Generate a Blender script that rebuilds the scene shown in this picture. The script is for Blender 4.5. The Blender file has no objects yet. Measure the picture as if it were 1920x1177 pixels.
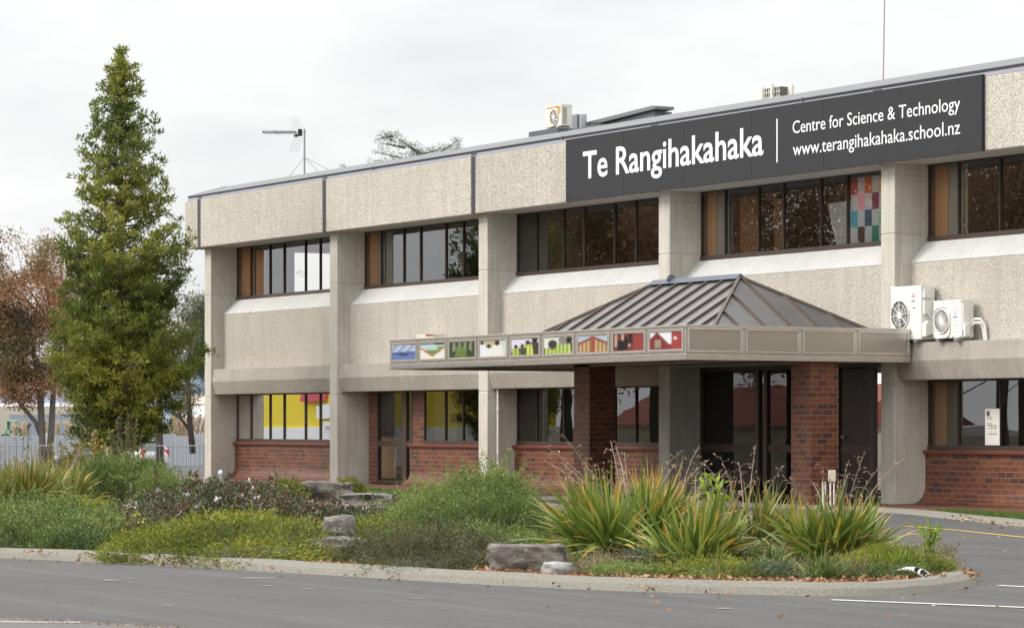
import bpy, bmesh, math, random
import numpy as np
from mathutils import Vector, Matrix
R = math.radians
random.seed(7)
rng = np.random.default_rng(11)
scene = bpy.context.scene
COL = scene.collection

# ------------------------------------------------------------------ camera
F_PX, CAM_H, HOR = 5750.0, 1.55, 796.0
CAM = np.array([79.1785, -35.2202]); TH = R(29.7067)
AX = np.array([-math.cos(TH), math.sin(TH)]); RT = np.array([math.sin(TH), math.cos(TH)])
cd = bpy.data.cameras.new('camera'); cam = bpy.data.objects.new('camera', cd); COL.objects.link(cam)
cam.location = (CAM[0], CAM[1], CAM_H)
cam.rotation_euler = (R(90), 0, math.atan2(-AX[0], AX[1]))
cd.sensor_width = 36.0; cd.lens = 36.0 * F_PX / 1920.0
cd.shift_y = (HOR - 588.5) / 1920.0
cd.clip_start = 0.5; cd.clip_end = 6000
cd.dof.use_dof = True; cd.dof.focus_distance = 50.0; cd.dof.aperture_fstop = 9.0
scene.camera = cam
def ray(px): return AX + (px - 960.0) / F_PX * RT
def at(px, Z, z=0.0):                       # point on the ray column px at distance Z
    p = CAM + Z * ray(px); return Vector((p[0], p[1], z))
def G(px, py, z=0.0):                       # ground point seen at a picture position
    Z = F_PX * (CAM_H - z) / (py - HOR); return at(px, Z, z)
def zt(py, Z): return CAM_H - (py - HOR) * Z / F_PX

# ------------------------------------------------------------------ light: overcast day
SUN_EL, SUN_AZ = R(40), R(200)
w = bpy.data.worlds.new('World'); scene.world = w; w.use_nodes = True
nt = w.node_tree; N = nt.nodes; Lk = nt.links; N.clear()
out = N.new('ShaderNodeOutputWorld'); bg = N.new('ShaderNodeBackground'); bg.inputs[1].default_value = 0.12
sky = N.new('ShaderNodeTexSky'); sky.sky_type = 'NISHITA'; sky.sun_disc = False
sky.sun_elevation = SUN_EL; sky.sun_rotation = SUN_AZ
tc = N.new('ShaderNodeTexCoord'); sep = N.new('ShaderNodeSeparateXYZ'); Lk.new(tc.outputs['Generated'], sep.inputs[0])
mp = N.new('ShaderNodeMapping'); mp.inputs['Scale'].default_value = (1, 1, 3.2); Lk.new(tc.outputs['Generated'], mp.inputs[0])
n1 = N.new('ShaderNodeTexNoise'); n1.inputs['Scale'].default_value = 5.5; n1.inputs['Detail'].default_value = 7; n1.inputs['Roughness'].default_value = .55
Lk.new(mp.outputs[0], n1.inputs['Vector'])
cr = N.new('ShaderNodeValToRGB'); Lk.new(n1.outputs[0], cr.inputs[0])
cr.color_ramp.elements[0].position = .33; cr.color_ramp.elements[0].color = (5.5, 5.56, 5.65, 1)
cr.color_ramp.elements[1].position = .56; cr.color_ramp.elements[1].color = (6.75, 6.75, 6.72, 1)
# overcast skies are brighter towards the zenith (1 + 2 sin h)/3
mr = N.new('ShaderNodeMapRange'); Lk.new(sep.outputs['Z'], mr.inputs[0]); mr.inputs[1].default_value = .12; mr.inputs[2].default_value = 1
mr.inputs[3].default_value = 1.0; mr.inputs[4].default_value = 1.9
dt = N.new('ShaderNodeVectorMath'); dt.operation = 'DOT_PRODUCT'; Lk.new(tc.outputs['Generated'], dt.inputs[0]); dt.inputs[1].default_value = (-.30, -.78, .55)
g1 = N.new('ShaderNodeMapRange'); Lk.new(dt.outputs['Value'], g1.inputs[0]); g1.inputs[1].default_value = .05; g1.inputs[2].default_value = 1; g1.inputs[3].default_value = 1.0; g1.inputs[4].default_value = 1.9
mm = N.new('ShaderNodeMath'); mm.operation = 'MULTIPLY'; Lk.new(mr.outputs[0], mm.inputs[0]); Lk.new(g1.outputs[0], mm.inputs[1])   # brighter cloud round the veiled sun
mul = N.new('ShaderNodeVectorMath'); mul.operation = 'SCALE'; Lk.new(cr.outputs[0], mul.inputs[0]); Lk.new(mm.outputs[0], mul.inputs['Scale'])
mx = N.new('ShaderNodeMix'); mx.data_type = 'RGBA'; mx.inputs[0].default_value = .94
Lk.new(sky.outputs[0], mx.inputs[6]); Lk.new(mul.outputs[0], mx.inputs[7])
Lk.new(mx.outputs[2], bg.inputs[0]); Lk.new(bg.outputs[0], out.inputs[0])
sl = bpy.data.lights.new('sun', 'SUN'); sl.energy = 1.5; sl.angle = R(18); sl.color = (1, .93, .82)
sun = bpy.data.objects.new('sun', sl); COL.objects.link(sun)
sd = Vector((-0.34, -0.74, 0)).normalized() * math.cos(SUN_EL) + Vector((0, 0, math.sin(SUN_EL)))
sun.rotation_euler = sd.to_track_quat('Z', 'Y').to_euler()
sky.sun_rotation = math.atan2(sd.x, sd.y)
scene.view_settings.view_transform = 'Standard'; scene.view_settings.look = 'None'
scene.view_settings.exposure = 0.33; scene.view_settings.gamma = 1

# ------------------------------------------------------------------ materials
def lin(c): return tuple(((v / 255) / 12.92 if v / 255 < .04045 else ((v / 255 + .055) / 1.055) ** 2.4) for v in c)
class Mat:
    def __init__(s, name):
        s.m = bpy.data.materials.new(name); s.m.use_nodes = True; s.t = s.m.node_tree
        s.p = s.t.nodes['Principled BSDF']; s.o = s.t.nodes['Material Output']
        s.p.inputs['Roughness'].default_value = .8
    def n(s, t, **k):
        q = s.t.nodes.new('ShaderNode' + t)
        for a, v in k.items():
            if a[0] == '_': q.inputs[a[1:].replace('_', ' ')].default_value = v
            else: setattr(q, a, v)
        return q
    def l(s, a, b): s.t.links.new(a, b)
    def coord(s, kind='Object', scale=(1, 1, 1)):
        c = s.n('TexCoord'); m = s.n('Mapping'); m.inputs['Scale'].default_value = scale
        s.l(c.outputs[kind], m.inputs[0]); return m.outputs[0]
    def noise(s, vec, scale, detail=5, rough=.55):
        q = s.n('TexNoise', _Scale=scale, _Detail=detail, _Roughness=rough); s.l(vec, q.inputs['Vector']); return q.outputs[0]
    def ramp(s, fac, stops):
        q = s.n('ValToRGB'); s.l(fac, q.inputs[0]); e = q.color_ramp.elements
        while len(e) < len(stops): e.new(.5)
        for i, (p, c) in enumerate(stops): e[i].position = p; e[i].color = (*c, 1) if len(c) == 3 else c
        return q.outputs[0]
    def mix(s, f, a, b, mode='MIX'):
        q = s.n('Mix', data_type='RGBA', blend_type=mode)
        for i, v in ((0, f), (6, a), (7, b)):
            if isinstance(v, (int, float)): q.inputs[i].default_value = v
            elif isinstance(v, tuple): q.inputs[i].default_value = (*v, 1)
            else: s.l(v, q.inputs[i])
        return q.outputs[2]
    def bump(s, h, dist, strength=1.0):
        b = s.n('Bump', _Strength=strength, _Distance=dist); s.l(h, b.inputs['Height']); s.l(b.outputs[0], s.p.inputs['Normal']); return b
    def base(s, v):
        if isinstance(v, tuple): s.p.inputs['Base Color'].default_value = (*v, 1)
        else: s.l(v, s.p.inputs['Base Color'])
def plain(name, c, rough=.6, metal=0.0, var=.12, scale=3.0, bump=0.0):
    m = Mat(name); v = m.coord(); f = m.noise(v, scale, 6)
    m.base(m.mix(f, tuple(x * (1 - var) for x in c), tuple(min(1, x * (1 + var)) for x in c)))
    m.p.inputs['Roughness'].default_value = rough; m.p.inputs['Metallic'].default_value = metal
    if bump: m.bump(m.noise(v, 60, 3), bump)
    return m.m

def mat_aggregate():
    m = Mat('exposed_aggregate'); v = m.coord()
    vo = m.n('TexVoronoi', _Scale=38.0); m.l(v, vo.inputs['Vector'])
    pit = m.noise(v, 32, 4, .7)
    big = m.noise(v, .7, 5, .6); st = m.noise(m.coord(scale=(6, 6, .35)), 1.0, 4)
    stone = m.ramp(vo.outputs['Color'], [(0, (.55, .49, .41)), (.35, (.72, .67, .59)), (.75, (.79, .75, .68)), (1, (.90, .88, .83))])
    c = m.mix(m.ramp(pit, [(.36, (1, 1, 1)), (.5, (0, 0, 0))]), stone, (.36, .31, .24))
    c = m.mix(m.ramp(big, [(.35, (0, 0, 0)), (.7, (.42, .42, .42))]), c, (.50, .46, .39))
    c = m.mix(m.ramp(st, [(.47, (0, 0, 0)), (.74, (.34, .34, .34))]), c, (.40, .375, .32))
    oi = m.n('ObjectInfo'); c = m.mix(1.0, c, m.ramp(oi.outputs['Random'], [(0, (.88, .87, .85)), (1, (1.04, 1.04, 1.04))]), 'MULTIPLY')
    m.base(c); m.p.inputs['Roughness'].default_value = .95
    a = m.n('Math', operation='MULTIPLY', _Value=1.0); m.l(vo.outputs['Distance'], a.inputs[0]); m.l(pit, a.inputs[1])
    m.bump(pit, .045, 1.0)
    return m.m
def mat_concrete(name, c0, c1, stain=.5):
    m = Mat(name); v = m.coord()
    big = m.noise(v, .9, 7, .65); st = m.noise(m.coord(scale=(7, 7, .35)), 1.5, 8, .68); fine = m.noise(v, 17, 6, .75)
    c = m.mix(m.ramp(big, [(.3, (0, 0, 0)), (.7, (1, 1, 1))]), c0, c1)
    c = m.mix(m.ramp(st, [(.45, (0, 0, 0)), (.72, (stain,) * 3)]), c, tuple(x * .62 for x in c0))
    c = m.mix(m.ramp(fine, [(.53, (0, 0, 0)), (.68, (.55,) * 3)]), c, tuple(x * .6 for x in c0))
    m.base(c); m.p.inputs['Roughness'].default_value = .88; m.bump(fine, .004)
    return m.m
def mat_brick(name, kind='UV', bw=.245, rh=.108, glaze=.5):
    m = Mat(name)
    if kind == 'UV': v = m.coord('UV')
    else:
        c = m.n('TexCoord'); s = m.n('SeparateXYZ'); m.l(c.outputs['Object'], s.inputs[0])
        a = m.n('Math', operation='SUBTRACT'); m.l(s.outputs[0], a.inputs[0]); m.l(s.outputs[1], a.inputs[1])
        q = m.n('CombineXYZ'); m.l(a.outputs[0], q.inputs[0]); m.l(s.outputs[2], q.inputs[1]); v = q.outputs[0]
    b = m.n('TexBrick', offset=.5, _Scale=1.0, _Mortar_Size=.009, _Mortar_Smooth=.15, _Brick_Width=bw, _Row_Height=rh, _Bias=0.0)
    b.inputs['Color1'].default_value = (0, 0, 0, 1); b.inputs['Color2'].default_value = (1, 1, 1, 1)
    m.l(v, b.inputs['Vector'])
    br = m.ramp(b.outputs['Color'], [(0, (.05, .026, .026)), (.12, (.075, .026, .016)), (.35, (.125, .034, .014)), (.7, (.165, .046, .017)), (1, (.20, .064, .026))])
    ns = m.noise(m.coord(), 9, 5); br = m.mix(m.ramp(ns, [(.35, (0, 0, 0)), (.75, (.45,) * 3)]), br, (.105, .042, .032))
    m.base(m.mix(b.outputs['Fac'], br, (.20, .135, .10)))
    inv = m.n('Math', operation='SUBTRACT', _Value=1.0); m.l(b.outputs['Fac'], inv.inputs[1])
    m.p.inputs['Roughness'].default_value = glaze; m.bump(inv.outputs[0], .006)
    return m.m
def mat_asphalt():
    m = Mat('asphalt'); v = m.coord()
    f = m.noise(v, 70, 3, .8); big = m.noise(v, .22, 6, .6); cc = m.n('TexCoord'); mpp = m.n('Mapping'); mpp.inputs['Rotation'].default_value = (0, 0, -.36); mpp.inputs['Scale'].default_value = (.07, 1.9, 1); m.l(cc.outputs['Object'], mpp.inputs[0]); st = m.noise(mpp.outputs[0], 1.1, 7, .62)
    c = m.mix(m.ramp(f, [(.35, (0, 0, 0)), (.72, (1, 1, 1))]), (.040, .039, .037), (.128, .122, .116))
    c = m.mix(m.ramp(big, [(.40, (0, 0, 0)), (.62, (.65,) * 3)]), c, (.050, .049, .050))
    c = m.mix(m.ramp(st, [(.44, (0, 0, 0)), (.66, (.36,) * 3)]), c, (.130, .123, .115))
    vc = m.n('TexVoronoi', _Scale=.35, feature='DISTANCE_TO_EDGE'); wv = m.n('VectorMath', operation='ADD'); m.l(v, wv.inputs[0]); nz = m.n('TexNoise', _Scale=1.5, _Detail=6.0); m.l(v, nz.inputs['Vector']); m.l(nz.outputs['Color'], wv.inputs[1]); m.l(wv.outputs[0], vc.inputs['Vector'])
    c = m.mix(m.ramp(vc.outputs['Distance'], [(.0, (.55,) * 3), (.006, (0, 0, 0))]), c, (.025, .025, .025))
    spk = m.noise(v, 5.5, 2, .4); c = m.mix(m.ramp(spk, [(.77, (0, 0, 0)), (.79, (.6,) * 3)]), c, (.3, .29, .27))
    m.base(c); m.p.inputs['Roughness'].default_value = .82; m.bump(f, .006)
    return m.m
def mat_glass(name, ior=1.98, tint=(.93, .91, .87), rough=.0):
    m = Mat(name); t = m.t
    g = m.n('BsdfGlossy', _Roughness=rough); g.inputs['Color'].default_value = (.96, .97, 1, 1)
    tr = m.n('BsdfTransparent'); tr.inputs['Color'].default_value = (*tint, 1)
    fr = m.n('Fresnel', _IOR=ior); ms = m.n('MixShader')
    bn = m.n('Bump', _Strength=.12, _Distance=.006); m.l(m.noise(m.coord(scale=(1.1, 1, 1.6)), 1.0, 1), bn.inputs['Height']); m.l(bn.outputs[0], g.inputs['Normal'])
    m.l(fr.outputs[0], ms.inputs[0]); m.l(tr.outputs[0], ms.inputs[1]); m.l(g.outputs[0], ms.inputs[2]); m.l(ms.outputs[0], m.o.inputs[0])
    return m.m
def mat_leaf(name, stops, tip=None, tipstart=.75, trans=.3, rough=.5, island=.45):
    """colour from a per-clump tint attribute plus a random value per leaf; optional differently coloured leaf tips"""
    m = Mat(name)
    a = m.n('Attribute', attribute_name='tint'); geo = m.n('NewGeometry')
    s = m.n('Math', operation='MULTIPLY'); s.inputs[1].default_value = island; m.l(geo.outputs['Random Per Island'], s.inputs[0])
    k = m.n('Math', operation='MULTIPLY'); k.inputs[1].default_value = 1 - island; m.l(a.outputs['Fac'], k.inputs[0])
    ad = m.n('Math', operation='ADD'); m.l(s.outputs[0], ad.inputs[0]); m.l(k.outputs[0], ad.inputs[1])
    c = m.ramp(ad.outputs[0], stops)
    if tip:
        uv = m.n('UVMap'); sp = m.n('SeparateXYZ'); m.l(uv.outputs[0], sp.inputs[0])
        e = m.n('Math', operation='MULTIPLY'); m.l(sp.outputs[1], e.inputs[0])
        r2 = m.ramp(geo.outputs['Random Per Island'], [(.35, (.3,) * 3), (.8, (1.25,) * 3)]); m.l(r2, e.inputs[1])
        c = m.mix(m.ramp(e.outputs[0], [(tipstart - .15, (0, 0, 0)), (tipstart + .1, (1, 1, 1))]), c, tip)
    m.base(c); m.p.inputs['Roughness'].default_value = rough; m.p.inputs['Specular IOR Level'].default_value = .35
    tl = m.n('BsdfTranslucent'); m.l(c if not isinstance(c, tuple) else c, tl.inputs[0]); ms = m.n('MixShader', _Fac=trans)
    m.l(m.p.outputs[0], ms.inputs[1]); m.l(tl.outputs[0], ms.inputs[2]); m.l(ms.outputs[0], m.o.inputs[0])
    return m.m
def mat_attr(name, rough=.3, spec=.5):
    m = Mat(name); a = m.n('Attribute', attribute_name='paint'); m.l(a.outputs['Color'], m.p.inputs['Base Color']); m.p.inputs['Roughness'].default_value = rough
    return m.m
def mat_bark(name, c0, c1):
    m = Mat(name); v = m.coord(scale=(1, 1, .25)); f = m.noise(v, 14, 6, .7)
    m.base(m.mix(f, c0, c1)); m.p.inputs['Roughness'].default_value = .95; m.bump(f, .03); return m.m
def mat_corrugated(name, c, pitch=.09, axis=0):
    m = Mat(name); co = m.coord(); s = m.n('SeparateXYZ'); m.l(co, s.inputs[0])
    a = m.n('Math', operation='MULTIPLY'); a.inputs[1].default_value = 2 * math.pi / pitch; m.l(s.outputs[axis], a.inputs[0])
    b = m.n('Math', operation='SINE'); m.l(a.outputs[0], b.inputs[0])
    f = m.noise(co, .8, 5); m.base(m.mix(f, tuple(x * .82 for x in c), tuple(x * 1.12 for x in c)))
    m.p.inputs['Roughness'].default_value = .62; m.bump(b.outputs[0], .012); return m.m

M = dict(
    agg=mat_aggregate(),
    conc=mat_concrete('weathered_concrete', (.47, .44, .37), (.62, .59, .52)),
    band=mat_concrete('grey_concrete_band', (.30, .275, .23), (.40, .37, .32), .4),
    sill=mat_concrete('painted_sill', (.50, .50, .485), (.585, .585, .57), .22),
    soffit=plain('soffit_paint', (.50, .48, .44), .8, var=.05),
    seal=plain('dark_joint_flashing', (.045, .045, .055), .5),
    flash=plain('grey_roof_flashing', (.21, .21, .245), .5, .0, var=.08),
    gutter=plain('dark_grey_gutter', (.10, .105, .12), .4, .2),
    roof=mat_corrugated('grey_metal_roof', (.17, .175, .18), .18, 1),
    frame=plain('bronze_window_frame', (.070, .048, .040), .38, .2),
    glass=mat_glass('window_glass'),
    glass2=mat_glass('door_glass', 1.6, (.85, .83, .8)),
    brick=mat_brick('red_brick_tiles'),
    brickp=mat_brick('red_brick_pier', 'OBJ', .235, .108),
    bricks=plain('brick_sill', (.15, .040, .025), .45, var=.25, scale=12),
    asph=mat_asphalt(),
    steel=None,
    white=plain('white_enamel', (.78, .77, .73), .4, var=.04),
    white2=plain('aged_white_enamel', (.70, .67, .58), .45, var=.08),
    black=plain('dark_plastic', (.02, .02, .02), .5),
    grill=plain('fan_shadow_grey', (.11, .105, .10), .6),
    signbg=plain('charcoal_sign_panel', (.015, .015, .018), .65, var=.06),
    signpat=plain('sign_pattern_grey', (.028, .028, .028), .65, var=.05),
    letter=plain('white_lettering', (.86, .87, .88), .5, var=.02),
    red=plain('red_marking', (.55, .02, .05), .5), orange=plain('orange_marking', (.75, .2, .08), .5), blue=plain('blue_marking', (.05, .18, .45), .5),
    rust=plain('rust', (.25, .09, .03), .8),
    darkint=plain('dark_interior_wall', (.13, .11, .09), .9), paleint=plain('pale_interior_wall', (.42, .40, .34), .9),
    tan=plain('tan_timber_board', (.74, .41, .18), .6, var=.15, scale=2), floorint=plain('interior_carpet', (.10, .09, .08), .95),
    brownb=plain('brown_cabinet', (.26, .14, .06), .6), dimint=plain('olive_grey_interior', (.20, .18, .11), .9),
    galv=plain('galvanised_steel', (.45, .46, .46), .35, .8),
    stone=None, pole=plain('thin_metal', (.30, .30, .31), .4, .5),
    paintw=plain('road_paint_white', (.68, .68, .66), .7, var=.2, scale=9), painty=plain('road_paint_yellow', (.62, .40, .08), .7, var=.2, scale=9),
)
def mat_steel():
    m = Mat('brushed_stainless'); v = m.coord(scale=(1.2, 1.2, 40)); f = m.noise(v, 3, 5)
    big = m.noise(m.coord(), 1.1, 4)
    m.base(m.mix(big, (.50, .475, .43), (.62, .59, .54))); m.p.inputs['Metallic'].default_value = .85
    r = m.ramp(f, [(.3, (.25,) * 3), (.7, (.31,) * 3)]); m.l(r, m.p.inputs['Roughness']); return m.m
M['steel'] = mat_steel()
def mat_trim(name, c, r):
    m = Mat(name); f = m.noise(m.coord(), 1.3, 4); m.base(m.mix(f, tuple(x * .85 for x in c), c)); m.p.inputs['Metallic'].default_value = .8; m.p.inputs['Roughness'].default_value = r; return m.m
M['trim'] = mat_trim('polished_trim', (.66, .63, .58), .24); M['steel2'] = mat_trim('satin_bronze_panel', (.46, .43, .38), .3)
def mat_canopyroof():
    m = Mat('bronze_tray_roof'); v = m.coord(); f = m.noise(v, 1.6, 5)
    m.base(m.mix(f, (.15, .145, .145), (.24, .232, .23))); m.p.inputs['Metallic'].default_value = .55; m.p.inputs['Roughness'].default_value = .38; return m.m
M['croof'] = mat_canopyroof(); M['rib'] = plain('brown_roof_rib', (.115, .085, .07), .45, .4)
def mat_stone(name, c0, c1):
    m = Mat(name); v = m.coord(scale=(1, 1, 2.2)); f = m.noise(v, 4, 9, .65); g = m.noise(m.coord(), 13, 6, .6)
    c = m.mix(m.ramp(f, [(.35, (0, 0, 0)), (.65, (1, 1, 1))]), c0, c1)
    c = m.mix(m.ramp(g, [(.62, (0, 0, 0)), (.68, (.8,) * 3)]), c, (.34, .36, .28))
    m.base(c); m.p.inputs['Roughness'].default_value = .95; m.bump(f, .08); return m.m
M['stone'] = mat_stone('weathered_rock', (.085, .072, .062), (.25, .225, .195))
M['palestone'] = mat_stone('pale_rock', (.26, .245, .235), (.42, .40, .38))
def mat_kerb():
    m = Mat('kerb_aggregate'); v = m.coord(); f = m.noise(v, 45, 4, .8); b = m.noise(v, 1.3, 5)
    c = m.mix(m.ramp(f, [(.35, (0, 0, 0)), (.65, (1, 1, 1))]), (.12, .112, .09), (.27, .25, .21))
    c = m.mix(m.ramp(b, [(.4, (0, 0, 0)), (.75, (.4,) * 3)]), c, (.20, .20, .15)); m.base(c); m.bump(f, .008); return m.m
M['kerb'] = mat_kerb()

# ------------------------------------------------------------------ mesh builders
def tag(o, label=None, cat=None, group=None, kind=None):
    if label: o['label'] = label
    if cat: o['category'] = cat
    if group: o['group'] = group
    if kind: o['kind'] = kind
    return o
def link(o, parent=None):
    COL.objects.link(o)
    if parent is not None:
        o.parent = parent
        o.matrix_parent_inverse = Matrix.Translation(-parent.location)   # vertices are in world coordinates
    return o
def thing(name, label, cat, loc, group=None):
    o = bpy.data.objects.new(name, None); COL.objects.link(o); o.location = loc; o.empty_display_size = .2
    return tag(o, label, cat, group)
class MB:
    def __init__(s): s.v = []; s.f = []; s.uv = []
    def add(s, vs, fs, uvs=None):
        b = len(s.v); s.v += [tuple(v) for v in vs]; s.f += [tuple(b + i for i in f) for f in fs]
        s.uv += (uvs if uvs else [None] * len(fs)); return s
    def box(s, x0, x1, y0, y1, z0, z1):
        vs = [(x, y, z) for x in (x0, x1) for y in (y0, y1) for z in (z0, z1)]
        return s.add(vs, [(0, 1, 3, 2), (4, 6, 7, 5), (0, 4, 5, 1), (2, 3, 7, 6), (0, 2, 6, 4), (1, 5, 7, 3)])
    def obox(s, c, d, l, wd, z0, z1):      # box centred c (xy), long axis d
        d = Vector((d[0], d[1])).normalized(); n = Vector((-d.y, d.x)); vs = []
        for a in (-l / 2, l / 2):
            for b in (-wd / 2, wd / 2):
                for z in (z0, z1): vs.append((c[0] + d.x * a + n.x * b, c[1] + d.y * a + n.y * b, z))
        return s.add(vs, [(0, 1, 3, 2), (4, 6, 7, 5), (0, 4, 5, 1), (2, 3, 7, 6), (0, 2, 6, 4), (1, 5, 7, 3)])
    def prism_x(s, prof, x0, x1):            # prof: (y,z) polygon extruded along x
        n = len(prof); vs = [(x0, y, z) for y, z in prof] + [(x1, y, z) for y, z in prof]
        return s.add(vs, [tuple(range(n)), tuple(range(2 * n - 1, n - 1, -1))] + [(i, i + n, (i + 1) % n + n, (i + 1) % n) for i in range(n)])
    def prism_z(s, poly, z0, z1):
        n = len(poly); vs = [(p[0], p[1], z0) for p in poly] + [(p[0], p[1], z1) for p in poly]
        return s.add(vs, [tuple(range(n - 1, -1, -1)), tuple(range(n, 2 * n))] + [(i, (i + 1) % n, (i + 1) % n + n, i + n) for i in range(n)])
    def tube(s, pts, r, seg=8, cap=True):
        pts = [Vector(p) for p in pts]; rs = r if isinstance(r, (list, tuple)) else [r] * len(pts); b = len(s.v); prev = None
        for i, p in enumerate(pts):
            d = (pts[min(i + 1, len(pts) - 1)] - pts[max(i - 1, 0)]).normalized()
            if prev is None: u = d.orthogonal().normalized()
            else: u = (prev - d * prev.dot(d)).normalized()
            prev = u; v = d.cross(u)
            for k in range(seg):
                a = 2 * math.pi * k / seg; q = p + (u * math.cos(a) + v * math.sin(a)) * rs[i]; s.v.append(tuple(q))
        for i in range(len(pts) - 1):
            for k in range(seg):
                a = b + i * seg + k; c = b + i * seg + (k + 1) % seg; s.f.append((a, c, c + seg, a + seg)); s.uv.append(None)
        if cap:
            s.f.append(tuple(b + k for k in range(seg - 1, -1, -1))); s.uv.append(None)
            s.f.append(tuple(b + (len(pts) - 1) * seg + k for k in range(seg))); s.uv.append(None)
        return s
    def disc(s, c, r, axis='y', seg=32, r0=0.0, sx=1.0):
        b = len(s.v)
        for k in range(seg):
            a = 2 * math.pi * k / seg
            for rr in (r, r0):
                if axis == 'y': s.v.append((c[0] + rr * math.cos(a) * sx, c[1], c[2] + rr * math.sin(a)))
                else: s.v.append((c[0], c[1] + rr * math.cos(a), c[2] + rr * math.sin(a)))
        for k in range(seg):
            a = b + 2 * k; c2 = b + 2 * ((k + 1) % seg); s.f.append((a, c2, c2 + 1, a + 1)); s.uv.append(None)
        return s
    def build(s, name, mat, parent=None, smooth=False, bevel=0.0):
        me = bpy.data.meshes.new(name); me.from_pydata(s.v, [], s.f)
        if any(u is not None for u in s.uv):
            L = me.uv_layers.new(name='UVMap')
            for p, u in zip(me.polygons, s.uv):
                if u:
                    for li, c in zip(p.loop_indices, u): L.data[li].uv = c
        bm = bmesh.new(); bm.from_mesh(me); bmesh.ops.recalc_face_normals(bm, faces=bm.faces[:]); bm.to_mesh(me); bm.free()
        me.materials.append(mat)
        if smooth: me.polygons.foreach_set('use_smooth', [True] * len(me.polygons))
        o = bpy.data.objects.new(name, me); link(o, parent)
        if bevel:
            bv = o.modifiers.new('bevel', 'BEVEL'); bv.width = bevel; bv.segments = 2; bv.limit_method = 'ANGLE'; bv.harden_normals = False
        return o
def np_mesh(name, V, Fq, mat, parent=None, tint=None, uv=None, smooth=False):
    me = bpy.data.meshes.new(name); n = len(V); k = len(Fq); fs = Fq.shape[1]
    me.vertices.add(n); me.vertices.foreach_set('co', V.astype(np.float32).ravel())
    me.loops.add(k * fs); me.loops.foreach_set('vertex_index', Fq.astype(np.int32).ravel())
    me.polygons.add(k); me.polygons.foreach_set('loop_start', (np.arange(k) * fs).astype(np.int32)); me.polygons.foreach_set('loop_total', np.full(k, fs, dtype=np.int32))
    me.update(calc_edges=True)
    if tint is not None:
        a = me.attributes.new('tint', 'FLOAT', 'POINT'); a.data.foreach_set('value', tint.astype(np.float32))
    if uv is not None:
        L = me.uv_layers.new(name='UVMap'); L.data.foreach_set('uv', uv[Fq.ravel()].astype(np.float32).ravel())
    if smooth: me.polygons.foreach_set('use_smooth', np.ones(k, dtype=bool))
    me.materials.append(mat); o = bpy.data.objects.new(name, me); return link(o, parent)
def unit(a):
    a = np.asarray(a, float); return a / np.maximum(np.linalg.norm(a, axis=-1, keepdims=True), 1e-9)
def leaf_arrays(P, D, L, W, wide=.45, fold=.0):
    """diamond leaves: base, side, tip, side"""
    n = len(P); D = unit(D); A = unit(np.cross(D, rng.normal(size=(n, 3))))
    L = np.broadcast_to(L, (n,))[:, None]; W = np.broadcast_to(W, (n,))[:, None]
    V = np.stack([P, P + D * L * wide + A * W * .5, P + D * L, P + D * L * wide - A * W * .5], 1).reshape(-1, 3)
    Fq = np.arange(4 * n).reshape(n, 4); uv = np.tile(np.array([[.5, 0], [1, wide], [.5, 1], [0, wide]]), (n, 1)); return V, Fq, uv
def strap_arrays(P, D, L, W, droop, seg=5, flat=None):
    """long strap leaves that arch over: strips of seg quads"""
    n = len(P); D = unit(D); up = np.array([0, 0, 1.0]); side = unit(np.cross(D, up) + rng.normal(size=(n, 3)) * .35)
    V = np.zeros((n, (seg + 1) * 2, 3)); U = np.zeros((n, (seg + 1) * 2, 2))
    for i in range(seg + 1):
        t = i / seg; c = P + D * (L * t)[:, None] - up * (droop * L * t * t)[:, None] + np.stack([D[:, 0], D[:, 1], 0 * D[:, 0]], 1) * (droop * L * t * t * .5)[:, None]
        ww = (W * (.55 + .9 * t if t < .5 else 1.0) * (1 - max(0, t - .55) / .45 * .93))[:, None] * .5
        V[:, 2 * i] = c - side * ww; V[:, 2 * i + 1] = c + side * ww; U[:, 2 * i] = (0, t); U[:, 2 * i + 1] = (1, t)
    base = (np.arange(n) * (seg + 1) * 2)[:, None]; Fq = []
    for i in range(seg): Fq.append(np.concatenate([base + 2 * i, base + 2 * i + 1, base + 2 * i + 3, base + 2 * i + 2], 1))
    return V.reshape(-1, 3), np.concatenate(Fq, 0), U.reshape(-1, 2)
def build_obj_mesh(curve_obj):
    COL.objects.link(curve_obj); dg = bpy.context.evaluated_depsgraph_get(); dg.update()
    me = bpy.data.meshes.new_from_object(curve_obj.evaluated_get(dg)); COL.objects.unlink(curve_obj); bpy.data.objects.remove(curve_obj); return me
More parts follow.
